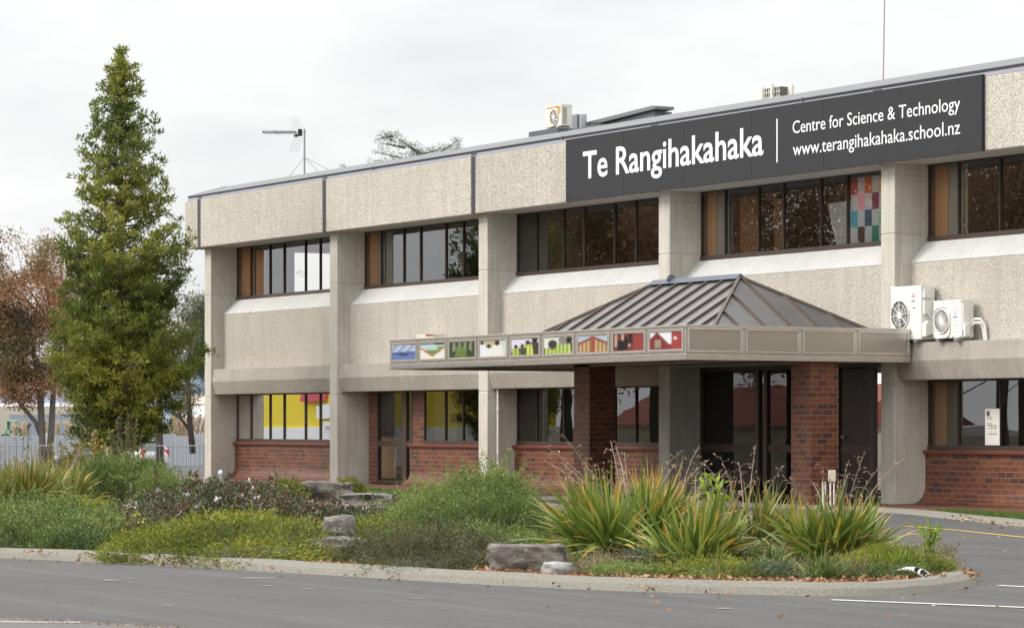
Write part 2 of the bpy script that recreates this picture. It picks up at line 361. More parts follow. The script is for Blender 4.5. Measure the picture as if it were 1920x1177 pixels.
def text_obj(name, txt, x0, x1, z0, zh, y, mat, parent, bold=0.0, extrude=.0015, refchar=None):
    """text on a wall facing -y: baseline z0, cap height zh, stretched to x0..x1"""
    c = bpy.data.curves.new(name, 'FONT'); c.body = txt; c.size = 1; c.extrude = 0; c.offset = bold; c.resolution_u = 3
    o = bpy.data.objects.new(name, c); me = build_obj_mesh(o)
    co = np.zeros(len(me.vertices) * 3); me.vertices.foreach_get('co', co); co = co.reshape(-1, 3)
    cap = .729
    mnx, mxx = co[:, 0].min(), co[:, 0].max()
    nc = np.zeros_like(co); nc[:, 0] = x0 + (co[:, 0] - mnx) / (mxx - mnx) * (x1 - x0); nc[:, 2] = z0 + co[:, 1] / cap * zh; nc[:, 1] = y
    me.vertices.foreach_set('co', nc.ravel()); me.update()
    bm = bmesh.new(); bm.from_mesh(me)
    r = bmesh.ops.extrude_face_region(bm, geom=bm.faces[:]); vs = [g for g in r['geom'] if isinstance(g, bmesh.types.BMVert)]
    bmesh.ops.translate(bm, verts=vs, vec=(0, extrude, 0)); bmesh.ops.recalc_face_normals(bm, faces=bm.faces[:]); bm.to_mesh(me); bm.free()
    me.materials.clear(); me.materials.append(mat); me.name = name; me.polygons.foreach_set('use_smooth', [False] * len(me.polygons))
    o = bpy.data.objects.new(name, me); return link(o, parent)

# ================================================================== GROUND
def gz(x, y):
    t = min(1, max(0, (-6 - x) / 60)); return -.72 * t * t * (3 - 2 * t)
def sheet(name, poly, z, mat, kind='structure', thick=None, label=None):
    bm = bmesh.new(); vs = [bm.verts.new((p[0], p[1], z)) for p in poly]; bm.faces.new(vs)
    bmesh.ops.triangulate(bm, faces=bm.faces[:]); bmesh.ops.recalc_face_normals(bm, faces=bm.faces[:])
    for f in bm.faces:
        if f.normal.z < 0: f.normal_flip()
    me = bpy.data.meshes.new(name); bm.to_mesh(me); bm.free(); me.materials.append(mat)
    o = bpy.data.objects.new(name, me); COL.objects.link(o); o['kind'] = kind
    if label: o['label'] = label
    return o
xsg = [-2600, -1200, -600, -300, -160, -110] + list(range(-90, 0, 6)) + [0, 40, 80, 140, 400]
ysg = [-2000, -400, -100, -40, 0, 40, 100, 300, 1000, 2600]
V = np.array([(x, y, gz(x, y)) for x in xsg for y in ysg], float); ny = len(ysg)
Fq = np.array([(i * ny + j, (i + 1) * ny + j, (i + 1) * ny + j + 1, i * ny + j + 1) for i in range(len(xsg) - 1) for j in range(ny - 1)])
road = np_mesh('road', V, Fq, M['asph'], smooth=True); road['kind'] = 'structure'
soil = plain('dark_soil_and_litter', (.085, .060, .040), .95, var=.5, scale=14, bump=.02)
grassm = plain('lawn_soil', (.07, .10, .028), .95, var=.3, scale=8)
# planting island outline: kerb front from left to tip, then the hidden back edge
front = [G(-420, 1032), G(-200, 1039), G(0, 1046), G(190, 1054), G(340, 1063), G(500, 1071), G(700, 1083), G(920, 1096), G(1150, 1107), G(1400, 1114), G(1560, 1117), G(1680, 1115), G(1760, 1109), G(1812, 1102), G(1834, 1094)]
tip = [G(1822, 1085), G(1790, 1072)]
back = [G(1745, 1052), G(1690, 1030), G(1620, 1003), G(1500, 985), G(1300, 969), G(1130, 961), G(1000, 950), G(900, 941)]
backl = [Vector((20, -5.2, 0)), Vector((12, -4.6, 0)), Vector((4, -4.2, 0)), Vector((-3, -5, 0)), Vector((-6, -12, 0)), Vector((-4, -30, 0)), Vector((20, -36, 0))]
inn = lambda P, d, k: [p + Vector((d[0] * k, d[1] * k, 0)) for p in P]
sheet('planting_bed', inn(front[:-2], AX, .3) + inn(front[-2:] + tip, (-RT[0], -RT[1]), .35) + inn(back, -AX, .3) + backl, .05, soil)
# raised concrete kerb that follows the outline
def kerb(name, pts, label, wd=.34, h=.11, z0=0.0):
    mb = MB(); pts = [Vector((p.x, p.y, 0)) for p in pts]; fine = []
    for i in range(len(pts) - 1):                      # catmull-rom
        p0 = pts[max(i - 1, 0)]; p1 = pts[i]; p2 = pts[i + 1]; p3 = pts[min(i + 2, len(pts) - 1)]
        for k in range(8):
            t = k / 8; fine.append(.5 * ((2 * p1) + (-p0 + p2) * t + (2 * p0 - 5 * p1 + 4 * p2 - p3) * t * t + (-p0 + 3 * p1 - 3 * p2 + p3) * t ** 3))
    fine.append(pts[-1]); prof = [(-.005, z0 - .02), (.06, z0 + h * .6), (.16, z0 + h), (wd, z0 + h), (wd, z0 - .03)]; n = len(prof); vs = []
    for i, p in enumerate(fine):
        d = (fine[min(i + 1, len(fine) - 1)] - fine[max(i - 1, 0)]).normalized(); nn = Vector((-d.y, d.x, 0))
        for a, z in prof: vs.append((p.x + nn.x * a, p.y + nn.y * a, z + .003 * math.sin(i * .7)))
    fs = [(i * n + j, (i + 1) * n + j, (i + 1) * n + j + 1, i * n + j + 1) for i in range(len(fine) - 1) for j in range(n - 1)]
    fs += [tuple(range(n)), tuple((len(fine) - 1) * n + j for j in range(n))]
    mb.add(vs, fs); o = mb.build(name, M['kerb'], smooth=False); o['kind'] = 'structure'; o['label'] = label; return o
kerb('kerb', front + tip + back, 'pale aggregate concrete kerb round the planted island')
# lawn + paving in front of the school
sheet('lawn', [(-3, -4.8), (4, -4.25), (12, -4.6), (20, -5.1), (22.5, -4.6), (24.3, -2.95), (24.3, -2.2), (0, -1.9), (-3, -1.9)], .02, grassm)
pav = MB()
def uvq(pts): return [(p[0], p[1]) for p in pts]
P4 = [(-2.2, -2.2, .045), (36.2, -2.2, .045), (48, -4.2, .045), (48, .34, .045), (-2.2, .34, .045)]
pav.add(P4, [(0, 1, 2, 3, 4)], [[(p[0], p[1]) for p in P4]])
o = pav.build('paving', M['brick']); o['kind'] = 'structure'
drivek = [Vector((22.6, -4.3, 0)), Vector((24.2, -3.2, 0)), Vector((27, -2.9, 0)), Vector((32, -2.75, 0)), Vector((35.6, -2.75, 0)), Vector((38.4, -3.75, 0)), Vector((41.5, -4.95, 0)), Vector((45, -6.4, 0)), Vector((52, -9.6, 0))]
kerb('kerb', [p for p in drivek], 'low pale concrete kerb between the driveway and the school paving', wd=.3, h=.08)
sheet('lawn', [(36.4, -2.6), (38.5, -3.45), (41.6, -4.65), (45, -6.1), (52, -9.2), (52, -5.2), (44, -3.7), (38.3, -2.65)], .06, grassm)
# road markings
def stripe(name, a, b, wd, mat, z=.008):
    d = (b - a).normalized(); n = Vector((-d.y, d.x, 0)) * wd / 2
    return sheet(name, [a - n, b - n, b + n, a + n], z, mat)
stripe('road_marking', G(1560, 1125), G(1960, 1141), .085, M['paintw'])
stripe('road_marking', G(1872, 1098), G(1970, 1103), .085, M['paintw'])
stripe('road_marking', G(0, 1167.5), G(150, 1168.5), .05, M['paintw'], .012)
for a, b in zip([(1000, 952), (1690, 986), (1800, 995)], [(1400, 966), (1800, 995), (1990, 1015)]): stripe('road_marking', G(*a), G(*b), .09, M['painty'])
sheet('road_patch', [G(-300, 1148), G(0, 1159), G(130, 1164), G(360, 1178), G(420, 1186), G(400, 1300), G(-300, 1300)], .006, plain('grey_worn_asphalt', (.115, .11, .102), .85, var=.3, scale=30))
SCF = plain('worn_paint_trace', (.30, .295, .28), .8, var=.4, scale=25)
for px, py, l, wd in [(205, 1088, .5, .05), (480, 1084, .8, .05), (500, 1098, .4, .02), (575, 1104, .35, .02), (315, 1135, .2, .02), (1360, 1141, .5, .025), (240, 1085, .3, .02), (1180, 1106, .7, .02), (780, 1122, .4, .02), (640, 1012, .1, .02)]:
    if py < 1050: continue
    p = G(px, py); q = G(px + l * 3, py); d = Vector((RT[0], RT[1], 0)); ang = [a for a in np.linspace(0, 2 * math.pi, 9)[:-1]]
    n = Vector((-d.y, d.x, 0)); sheet('road_scuff', [p + d * math.cos(a) * l * .35 * random.uniform(.3, 1) + n * math.sin(a) * wd * 2.2 * random.uniform(.3, 1) for a in ang], .0075, SCF)

# ================================================================== SCHOOL BUILDING
L = 7.9228; CT = .44; NB = 6; YW = .82
bld = thing('school_building', 'two storey pale concrete school block with red brick base and strip windows', 'building', (L * 3, 5, 0))
XE = NB * L + CT
# body
b = MB(); b.box(-.0, XE, 13.6, 14, 0, 7.8); b.build('back_wall', M['conc'], bld)
b = MB(); b.box(.05, .25, YW + .1, 1.95, 0, 7.8); b.box(.05, .25, 5.6, 13.6, 0, 7.8); b.box(.05, .25, 1.95, 5.6, 0, 5.0); b.box(.05, .25, 1.95, 5.6, 6.5, 7.8); b.build('end_wall', M['conc'], bld)
b = MB(); b.box(.25, XE, YW + .12, 13.6, 3.25, 3.9); b.box(.25, XE, YW + .12, 13.6, 6.62, 7.0); b.build('floor_slab', M['paleint'], bld)
b = MB(); b.box(.25, XE, YW + .12, 13.6, .03, .06); b.box(.25, XE, YW + .12, 13.6, 3.903, 3.93); b.build('interior_floor', M['floorint'], bld)
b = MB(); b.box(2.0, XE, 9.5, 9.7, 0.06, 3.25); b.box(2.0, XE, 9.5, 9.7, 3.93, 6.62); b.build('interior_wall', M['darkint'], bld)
# columns with board-marked joints
for k in range(NB + 1):
    x = k * L; b = MB()
    for z0, z1 in ((0, 2.32), (2.328, 5.18), (5.188, 6.30), (6.307, 6.60)): b.box(x, x + CT, 0, YW + .12, z0, z1)
    b.box(x + .012, x + CT - .012, .012, YW + .1, 0, 6.55)
    b.build('column', M['conc'], bld, bevel=.018)
# fascia
jx = [-.74 + 0] + [k * L + .145 for k in range(NB + 1)]
b = MB(); b.box(-.74, .11, -.27, -.09, 6.505, 7.85); b.box(-.74, -.56, -.088, 6.0, 6.505, 7.85); b.build('fascia_panel', M['agg'], bld, bevel=.02)
for k in range(NB):
    b = MB(); b.box(k * L + .33, (k + 1) * L + .11, -.27, -.09, 6.505, 7.85); b.build('fascia_panel', M['agg'], bld, bevel=.02)
for k in range(NB + 1): b = MB(); b.box(k * L + .10, k * L + .34, -.25, -.10, 6.51, 7.92); b.build('joint_flashing', M['seal'], bld)
b = MB(); b.prism_x([(-.262, 7.853), (-.215, 7.935), (.1, 7.935), (.1, 7.853)], -.60, XE); b.build('roof_flashing', M['flash'], bld)
b = MB(); b.prism_x([(-.22, 7.938), (-.24, 7.985), (-.22, 8.0), (.1, 8.0), (.1, 7.938)], -.64, XE); b.build('gutter', M['gutter'], bld)
b = MB(); b.prism_x([(-.17, 8.004), (.95, 8.32), (2.0, 8.36), (7, 8.42), (13.8, 8.2), (13.8, 8.01), (.3, 8.003)], -.72, XE); b.build('roof', M['roof'], bld)
b = MB(); b.prism_x([(-.18, 8.01), (.95, 8.33), (1.03, 8.34), (1.03, 8.29), (.0, 8.0)], -.76, -.725)
for i in range(5):
    xx = 1.5 + i * 9.3; b.box(xx, xx + .05, -.252, -.22, 7.935, 8.0)
b.build('roof_edge_trim', M['gutter'], bld)
b = MB(); b.box(-.55, XE, -.088, YW + .14, 6.52, 6.6); b.build('soffit', M['soffit'], bld)

MULL = [.44, 1.37, 2.61, 3.51, 4.84, 5.74, 6.98, L]
def window(k, z0, z1, xs, fr=.055, glass='glass', y=YW):
    f = MB(); X = [k * L + a for a in xs]
    f.box(X[0], X[-1], y - .05, y + .05, z0, z0 + .085); f.box(X[0], X[-1], y - .05, y + .05, z1 - .06, z1)
    for i, x in enumerate(X):
        wd = .06 if i in (0, 3) else .038
        f.box(x - wd / 2 if i else x + .002, x + (wd / 2 if i < len(X) - 1 else -.002), y - (.032 if i else .031), y + .032, z0 + .085, z1 - .06)
        if 0 < i < len(X) - 1: f.box(x - .010, x + .010, y - .040, y - .0325, z0 + .09, z1 - .065)
    o = f.build('window', M['frame'], bld)
    g = MB(); g.add([(X[0], y, z0 + .02), (X[-1], y, z0 + .02), (X[-1], y, z1 - .02), (X[0], y, z1 - .02)], [(0, 1, 2, 3)])
    g.build('pane', M[glass], o); return o
DOORBAY = 3
for k in range(NB):
    x0, x1 = k * L + CT, (k + 1) * L
    window(k, 5.055, 6.555, MULL)
    b = MB(); b.prism_x([(.372, 3.10), (.372, 4.628), (YW + .1, 4.628), (YW + .1, 3.10)], x0 + .004, x1 - .004); b.build('spandrel_panel', M['agg'], bld, bevel=.015)
    b = MB(); b.prism_x([(.372, 4.63), (.368, 4.645), (YW - .055, 5.045), (YW + .06, 5.05), (YW + .09, 4.63)], x0 + .002, x1 - .002); b.build('window_sill', M['sill'], bld)
    if k != DOORBAY:
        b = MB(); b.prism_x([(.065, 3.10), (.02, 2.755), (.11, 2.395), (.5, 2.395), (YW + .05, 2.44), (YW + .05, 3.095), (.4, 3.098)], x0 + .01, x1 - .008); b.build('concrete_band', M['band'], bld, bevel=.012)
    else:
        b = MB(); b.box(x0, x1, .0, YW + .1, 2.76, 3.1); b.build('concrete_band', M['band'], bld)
    # stub walls beside each column inside: tan board and pale plaster
    tanup = {0: (1, 1), 1: (.45, .3), 2: (0, 0), 3: (.5, 1.6), 4: (.45, .3), 5: (.4, .3)}[k]
    b = MB(); b.box(x0 - .2, x0 - .02, YW + .09, 2.6, 3.93, 6.62); b.build('interior_partition', M['paleint'] if k != 2 else M['paleint'], bld)
    if tanup[0]:
        b = MB(); b.box(x0 - .018, x0 + .01, YW + .09, YW + .09 + tanup[0] * .45, 3.95, 6.5)
        if tanup[1] >= 1: b.box(x0 - .018, x0 + .01, YW + .75, YW + .75 + tanup[1] * .35, 3.95, 6.3)
        b.build('timber_board', M['tan'], bld)
    for (a, e, mm_, za, zb2) in {0: [(.5, 1.3, 'tan', 3.95, 6.5), (1.45, 2.0, 'tan', 3.95, 6.4), (.5, .95, 'tan', .1, 2.5), (1.0, 1.34, 'paleint', .1, 2.5)], 1: [(.5, .93, 'tan', 3.95, 6.5), (.95, 1.32, 'paleint', 3.95, 6.5), (1.42, 1.75, 'paleint', 3.95, 6.45)], 3: [(.5, .84, 'tan', 3.95, 6.5), (.86, 1.32, 'paleint', 3.95, 6.5), (1.75, 2.5, 'brownb', 3.95, 6.3), (3.3, 3.45, 'paleint', 3.95, 6.0), (3.0, 3.28, 'brownb', 3.95, 6.2)], 4: [(.5, .9, 'tan', 3.95, 6.5), (.92, 1.5, 'paleint', 3.95, 6.5), (.5, .85, 'tan', .1, 2.5), (.87, 1.34, 'dimint', .1, 2.5)], 2: [], 5: [(.5, .93, 'tan', 3.95, 6.5)]}[k]:
        b = MB(); b.box(k * L + a, k * L + e, YW + .1, YW + .13, za, zb2); b.build('interior_panel', M[mm_], bld)
    if k == 1: continue
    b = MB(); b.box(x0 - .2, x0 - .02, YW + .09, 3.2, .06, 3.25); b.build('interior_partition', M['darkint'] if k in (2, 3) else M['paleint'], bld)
    if k in (0, 4):
        b = MB(); b.box(x0 - .018, x0 + .01, YW + .09, YW + .4, .1, 2.4); b.build('timber_board', M['tan'], bld)

def brickwall(xa, xb, ztop=1.0):
    n = 8; prof = [(.40, .048)]
    for i in range(1, n + 1):
        a = i / n * math.pi / 2; prof.append((.40 + .33 * math.sin(a) , .048 + .35 * (1 - math.cos(a))))
    prof.append((.73, ztop)); u = [0.0]
    for i in range(1, len(prof)): u.append(u[-1] + math.dist(prof[i - 1], prof[i]))
    off = .108 * 9 - u[-1]
    b = MB(); vs = [(xa, y, z) for y, z in prof] + [(xb, y, z) for y, z in prof]; m = len(prof)
    b.add(vs, [(i, i + m, i + m + 1, i + 1) for i in range(m - 1)], [[(xa, u[i] + off), (xb, u[i] + off), (xb, u[i + 1] + off), (xa, u[i + 1] + off)] for i in range(m - 1)])
    b.add([(xa, .73, 0), (xa, YW + .1, 0), (xa, YW + .1, ztop), (xa, .73, ztop)] + [(xa, y, z) for y, z in prof[:-1]], [(0, 1, 2, 3)], [[(0, 0), (.2, 0), (.2, 1), (0, 1)]])
    b.add([(xa, y, z) for y, z in prof[:-1]] + [(xa, .8, .048), (xa, .8, prof[-2][1])], [tuple(list(range(len(prof) - 1)) + [len(prof), len(prof) - 1])], [[(y, z) for y, z in prof[:-1]] + [(.8, prof[-2][1]), (.8, .048)]])
    o = b.build('brick_wall', M['brick'], bld)
    s = MB(); s.prism_x([(.665, 1.0), (.66, 1.045), (.68, 1.068), (YW + .04, 1.075), (YW + .04, 1.0)], xa - .015, xb); s.build('brick_sill', M['bricks'], o); return o
for k in range(NB):
    x0, x1 = k * L + CT, (k + 1) * L
    if k == DOORBAY: continue
    if k == 1:
        brickwall(11.0, x1); window(0, 1.075, 2.43, [11.62, 12.74, 13.64, 14.9, x1])
        b = MB(); b.box(8.55, 9.04, YW + .0, YW + .12, .05, 2.42); b.build('brick_pier', M['brickp'], bld); b = MB(); b.box(11.02, 11.6, YW - .02, YW + .12, 1.07, 2.42); b.build('brick_pier', M['brickp'], bld)
    else:
        brickwall(x0, x1); window(k, 1.075, 2.43, MULL)
    if k == 1: continue
# bay 1 side door
d = MB(); YD = .84
for a, c in ((9.04, 9.09), (10.42, 10.66), (10.9, 11.0)): d.box(a, c, YD - .04, YD + .06, .05, 2.43)
d.box(9.09, 10.42, YD - .03, YD + .05, 2.36, 2.43); d.box(9.09, 10.42, YD - .03, YD + .05, 1.0, 1.15); d.box(9.09, 10.42, YD - .03, YD + .05, .05, .13); d.box(10.66, 10.9, YD - .03, YD + .05, 1.0, 1.15)
dd = d.build('side_door', M['frame'], bld)
g = MB(); g.add([(9.05, YD, .05), (11.0, YD, .05), (11.0, YD, 2.43), (9.05, YD, 2.43)], [(0, 1, 2, 3)]); g.build('pane', M['glass2'], dd)
# entrance glazing, bay 3
ex = [24.21, 26.36, 27.45, 28.35, 29.2, 30.33, 31.69]; d = MB(); YD = YW
for a, c in ((24.21, 24.3), (26.30, 26.42), (26.62, 26.72), (28.3, 28.42), (29.14, 29.26), (30.28, 30.42), (31.6, 31.69)): d.box(a, c, YD - .05, YD + .06, .05, 2.68)
d.box(24.21, 31.69, YD - .055, YD + .065, 2.68, 2.76)
d.box(24.3, 26.3, YD - .02, YD + .03, .98, 1.14); d.box(26.72, 28.3, YD - .02, YD + .03, .98, 1.14); d.box(24.3, 31.6, YD - .02, YD + .03, .05, .12)
ent = d.build('entrance_glazing', M['frame'], bld)
g = MB(); g.add([(24.25, YD, .05), (29.2, YD, .05), (29.2, YD, 2.7), (24.25, YD, 2.7)], [(0, 1, 2, 3)]); g.add([(30.4, YD, .05), (31.65, YD, .05), (31.65, YD, 2.7), (30.4, YD, 2.7)], [(0, 1, 2, 3)]); g.build('pane', M['glass2'], ent)
dm = plain('dark_maroon_door', (.030, .014, .012), .35)
d = MB(); d.box(29.26, 30.28, YD - .01, YD + .04, .12, 2.66); dr = d.build('entrance_door', dm, bld)
d = MB(); d.box(29.26, 30.28, YD - .02, YD - .008, .98, 1.14); d.build('push_rail', M['frame'], dr)
d = MB(); d.tube([(29.36, YD - .02, 1.3), (29.36, YD - .08, 1.3), (29.5, YD - .08, 1.3)], .014, 8); d.disc((29.36, YD - .022, 1.3), .035); d.build('handle', M['galv'], dr)
d = MB(); d.box(29.72, 30.05, YD - .016, YD - .008, 2.28, 2.42); dpl = d.build('door_plate', plain('dim_plate', (.06, .05, .045), .5), dr)
# downpipe
d = MB(); d.tube([(16.03 + .36, .22, .05), (16.03 + .36, .22, 2.4)], .028, 8); d.tube([(16.39, .22, .6), (16.39, .22, .66)], .042, 8); d.tube([(16.39, .22, 1.9), (16.39, .22, 1.96)], .042, 8); d.build('downpipe', M['white'], bld)

# ---- interior furniture seen through the glass
def single(mb, name, mat, label, cat, group=None, **k): return tag(mb.build(name, mat, **k), label, cat, group)
cb = thing('reception_desk', 'tan timber cabinet inside the glazed side door', 'cabinet', (7.6, 2, .06))
b = MB(); b.box(6.9, 8.0, 1.9, 2.6, .14, 1.2); b.build('cabinet_body', plain('pale_tan_timber', (.85, .55, .26), .6, var=.08), cb); b = MB(); b.box(6.86, 8.04, 1.86, 2.64, 1.2, 1.24); b.build('cabinet_top', M['tan'], cb)
b = MB(); b.box(8.05, 9.3, 3.0, 3.06, .06, 3.2); b.build('x', M['paleint'], bld).name = 'interior_panel'
b = MB(); b.box(6.95, 7.95, 1.95, 2.6, .06, .14); b.build('plinth', M['black'], cb)
b = MB()
for i in range(14):
    a = random.uniform(6.95, 7.7); c = random.uniform(1.28, 1.5); b.tube([(a, 2.1 + random.uniform(-.1, .2), 1.245), (a + random.uniform(-.15, .2), 2.15, c), (a + random.uniform(0, .35), 2.2, c - .08)], [.09, .07, .02], 6)
single(b, 'folded_cloth', M['black'], 'dark folded clothing heaped on the tan cabinet', 'clothing')
mpic = mat_attr('printed_colours', .45)
def painted(name, nx, nz, fn, quad, mat, parent=None, label=None, cat=None, thick=.012):
    """thin board; face colours from fn(u,v). quad: origin, u-vector, v-vector, back offset"""
    o0, U, W, Bk = [np.array(q, float) for q in quad]; V = []; Fc = []; C = []
    for j in range(nz + 1):
        for i in range(nx + 1): V.append(o0 + U * i / nx + W * j / nz)
    for j in range(nz):
        for i in range(nx):
            a = j * (nx + 1) + i; Fc.append((a, a + 1, a + nx + 2, a + nx + 1)); C.append(fn((i + .5) / nx, (j + .5) / nz))
    n0 = len(V); V += [o0 + Bk, o0 + U + Bk, o0 + U + W + Bk, o0 + W + Bk]; c4 = [0, nx, (nx + 1) * (nz + 1) - 1, (nx + 1) * nz]
    Fc.append((n0, n0 + 3, n0 + 2, n0 + 1)); C.append((.3, .3, .3))
    for q in range(4): Fc.append((c4[q], n0 + q, n0 + (q + 1) % 4, c4[(q + 1) % 4])); C.append((.6, .6, .6))
    me = bpy.data.meshes.new(name); me.from_pydata([tuple(v) for v in V], [], Fc); ca = me.color_attributes.new('paint', 'FLOAT_COLOR', 'CORNER')
    buf = []
    for p, c in zip(me.polygons, C): buf += [c[0], c[1], c[2], 1.0] * p.loop_total
    ca.data.foreach_set('color', buf); me.materials.append(mat); o = bpy.data.objects.new(name, me); link(o, parent)
    if label: tag(o, label, cat)
    return o
QC = [[(190, 60, 60), None, (220, 110, 40), None, (225, 175, 60)], [None, (235, 175, 185), None, (150, 65, 105), None], [(80, 185, 205), None, (20, 105, 140), None, (130, 205, 165)], [None, (60, 58, 62), None, (0, 150, 140), None]]
def quilt(u, v):
    r = 3 - min(3, int(v * 4)); c = min(4, int(u * 5)); q = QC[r][c]; return tuple(min(1, x * 1.25) for x in lin(q)) if q else (.82, .84, .86)
painted('paper_display', 40, 32, quilt, ((29.53, .865, 5.14), (1.17, 0, 0), (0, 0, 1.30), (0, .01, 0)), mpic, None, 'grid of coloured and white paper sheets fixed inside the upper window', 'display')
b = MB(); b.add([(28.95, .93, 5.14), (29.46, .93, 5.14), (29.46, .93, 6.02), (28.64, .93, 6.0)] + [(28.95, .96, 5.14), (29.46, .96, 5.14), (29.46, .96, 6.02), (28.64, .96, 6.0)], [(0, 1, 2, 3), (7, 6, 5, 4), (0, 4, 5, 1), (1, 5, 6, 2), (2, 6, 7, 3), (3, 7, 4, 0)])
single(b, 'white_board', plain('white_card', (.62, .63, .62), .7, var=.03), 'slanted plain white board standing in the upper window left of the paper grid', 'board')
sp = thing('wall_speaker', 'dark box speaker hanging inside the upper window right of the fin', 'speaker', (25.6, 1.6, 6.2)); b = MB(); b.box(25.95, 26.3, 1.3, 1.55, 5.95, 6.45); b.build('speaker_box', M['black'], sp, bevel=.03); b = MB(); b.box(25.98, 26.27, 1.285, 1.3, 5.98, 6.42); b.build('speaker_grille', M['grill'], sp)
def notice(u, v):
    if u < .06 or u > .94 or v < .03 or v > .97: return (.66, .64, .6)
    if .80 < v < .93 and .1 < u < .35: return (.12, .1, .1)
    if .55 < v < .8 and .12 < u < .5 and int(v * 60) % 3 == 0: return (.32, .3, .3)
    for a, c in ((.3, .42), (.45, .54)):
        if a < v < c and .2 < u < .85 and (int(u * 40) % 9 == 0 or abs(v - a) < .02 or abs(v - c) < .02): return (.2, .2, .2)
    return (.72, .70, .64)
painted('paper_notice', 30, 44, notice, ((33.93, .74, 1.17), (.43, 0, 0), (0, 0, .68), (0, .008, 0)), mpic, None, 'white printed notice taped on the ground floor window right of the air conditioners', 'notice')
b = MB(); b.add([(34.6, 1.3, 2.2), (34.75, 1.3, 2.3), (34.62, 1.3, 1.2), (34.5, 1.3, 1.25), (34.6, 1.35, 2.2), (34.75, 1.35, 2.3), (34.62, 1.35, 1.2), (34.5, 1.35, 1.25)], [(0, 1, 2, 3), (4, 5, 6, 7), (0, 4, 5, 1), (1, 5, 6, 2), (2, 6, 7, 3), (3, 7, 4, 0)])
single(b, 'hanging_cloth', plain('blue_red_cloth', (.10, .09, .32), .9, var=.5), 'blue cloth hanging inside the ground floor window beside the notice', 'cloth')

# ================================================================== SIGN
sg = thing('school_sign', 'long charcoal banner sign with white school name on the upper fascia', 'sign', (27.8, -.33, 6.5))
b = MB(); b.box(20.47, 35.2, -.345, -.272, 6.5, 7.885); b.build('sign_board', M['signbg'], sg)
b = MB()
for sx in (22.9, 25.3, 27.8, 30.3, 32.7): b.box(sx, sx + .003, -.3462, -.3445, 6.51, 7.875)
for i in range(26):
    for zz in (6.56, 7.83): b.disc((20.6 + i * .58, -.3467, zz), .013, seg=8)
b.build('panel_joint', M['black'], sg)
def ribbon(mb, pts, ws, y):
    n = len(pts); vs = []
    for i, (x, z) in enumerate(pts):
        a = pts[max(i - 1, 0)]; c = pts[min(i + 1, n - 1)]; dx, dz = c[0] - a[0], c[1] - a[1]; q = math.hypot(dx, dz) or 1; nx, nz = -dz / q, dx / q; h = ws[i] / 2
        for s in (h, -h): vs.append((x + nx * s, y, min(7.87, max(6.51, z + nz * s))))
    mb = MB(); mb.add(vs, [(2 * i, 2 * i + 1, 2 * i + 3, 2 * i + 2) for i in range(n - 1)]); mb = None
def curvepts(f, n=26): return [f(i / (n - 1)) for i in range(n)]
def koru(cx, cz, r, a0, turns, w0, sgn=1):
    pts = curvepts(lambda t: (cx + r * (1 - .8 * t) * math.cos(a0 + sgn * t * turns * 2 * math.pi), cz + r * (1 - .8 * t) * math.sin(a0 + sgn * t * turns * 2 * math.pi)), 34)
    ribbon(b, pts, [w0 * (1 - .6 * i / 33) for i in range(34)], -.3475)
for cx in (22.3, 24.7):
    ribbon(b, curvepts(lambda t, c=cx: (c + .55 * math.sin(t * 2.2), 6.55 + 1.3 * t)), [.12 + .5 * (i / 25) for i in range(26)], -.3475 - (cx - 22) * .0002)
    koru(cx + 1.0, 6.85, .27, 1.5, 1.1, .1)
for cx, q in ((26.9, .6), (28.1, -.5), (30.6, .55), (31.6, -.6), (33.1, .5)):
    ribbon(b, curvepts(lambda t, c=cx, q=q: (c + q * math.sin(t * 1.9), 7.86 - 1.34 * t)), [.65 * (1 - i / 27) + .04 for i in range(26)], -.3476 - cx * .00003)
for cx, cz, r, a in ((27.7, 7.15, .52, 0), (30.0, 6.9, .22, 2), (32.9, 7.05, .36, 3.1), (29.6, 7.4, .34, 1)): koru(cx, cz, r, a, 1.2, .17)
b.build('carved_pattern', M['signpat'], sg)
text_obj('school_name_text', 'Te Rangihakahaka', 21.22, 28.24, 6.97, .615, -.3515, M['letter'], sg, bold=.014)
text_obj('subtitle_text', 'Centre for Science & Technology', 29.26, 34.58, 7.30, .26, -.3515, M['letter'], sg, bold=.0015)
text_obj('website_text', 'www.terangihakahaka.school.nz', 29.27, 34.58, 6.86, .27, -.3515, M['letter'], sg, bold=.0015)
b = MB(); b.box(28.70, 28.735, -.352, -.3455, 6.77, 7.64); b.build('divider_line', M['letter'], sg)

# ================================================================== CANOPY
cx0, cx1, cy0, cy1, cz0, cz1 = 21.1, 32.66, -5.08, -.02, 2.71, 3.36
cn = thing('entrance_canopy', 'stainless clad flat canopy with brick piers and ribbed hipped roof over the entrance', 'canopy', (27, -2.5, 0))
b = MB()
b.box(cx0, cx1, cy0, cy0 + .06, 2.84, cz1 - .06); b.box(cx1 - .06, cx1, cy0 + .06, cy1, 2.84, cz1 - .06); b.box(cx0, cx0 + .06, cy0 + .06, cy1, 2.84, cz1 - .06)
b.box(cx0 - .012, cx1 + .012, cy0 - .012, cy0 + .1, cz1 - .06, cz1); b.box(cx1 - .1, cx1 + .012, cy0 + .1, cy1, cz1 - .06, cz1); b.box(cx0 - .012, cx0 + .1, cy0 + .1, cy1, cz1 - .06, cz1)
b.box(cx0 - .006, cx1 + .006, cy0 - .006, cy0 + .05, 2.72, 2.84); b.box(cx1 - .05, cx1 + .006, cy0 + .05, cy1, 2.72, 2.84); b.box(cx0 - .006, cx0 + .05, cy0 + .05, cy1, 2.72, 2.84)
b.build('canopy_fascia', M['steel'], cn, bevel=.006)
b = MB(); b.box(cx0 + .06, cx1 - .06, cy0 + .07, cy1, 3.2, 3.28); b.build('canopy_deck', M['flash'], cn)
b = MB()
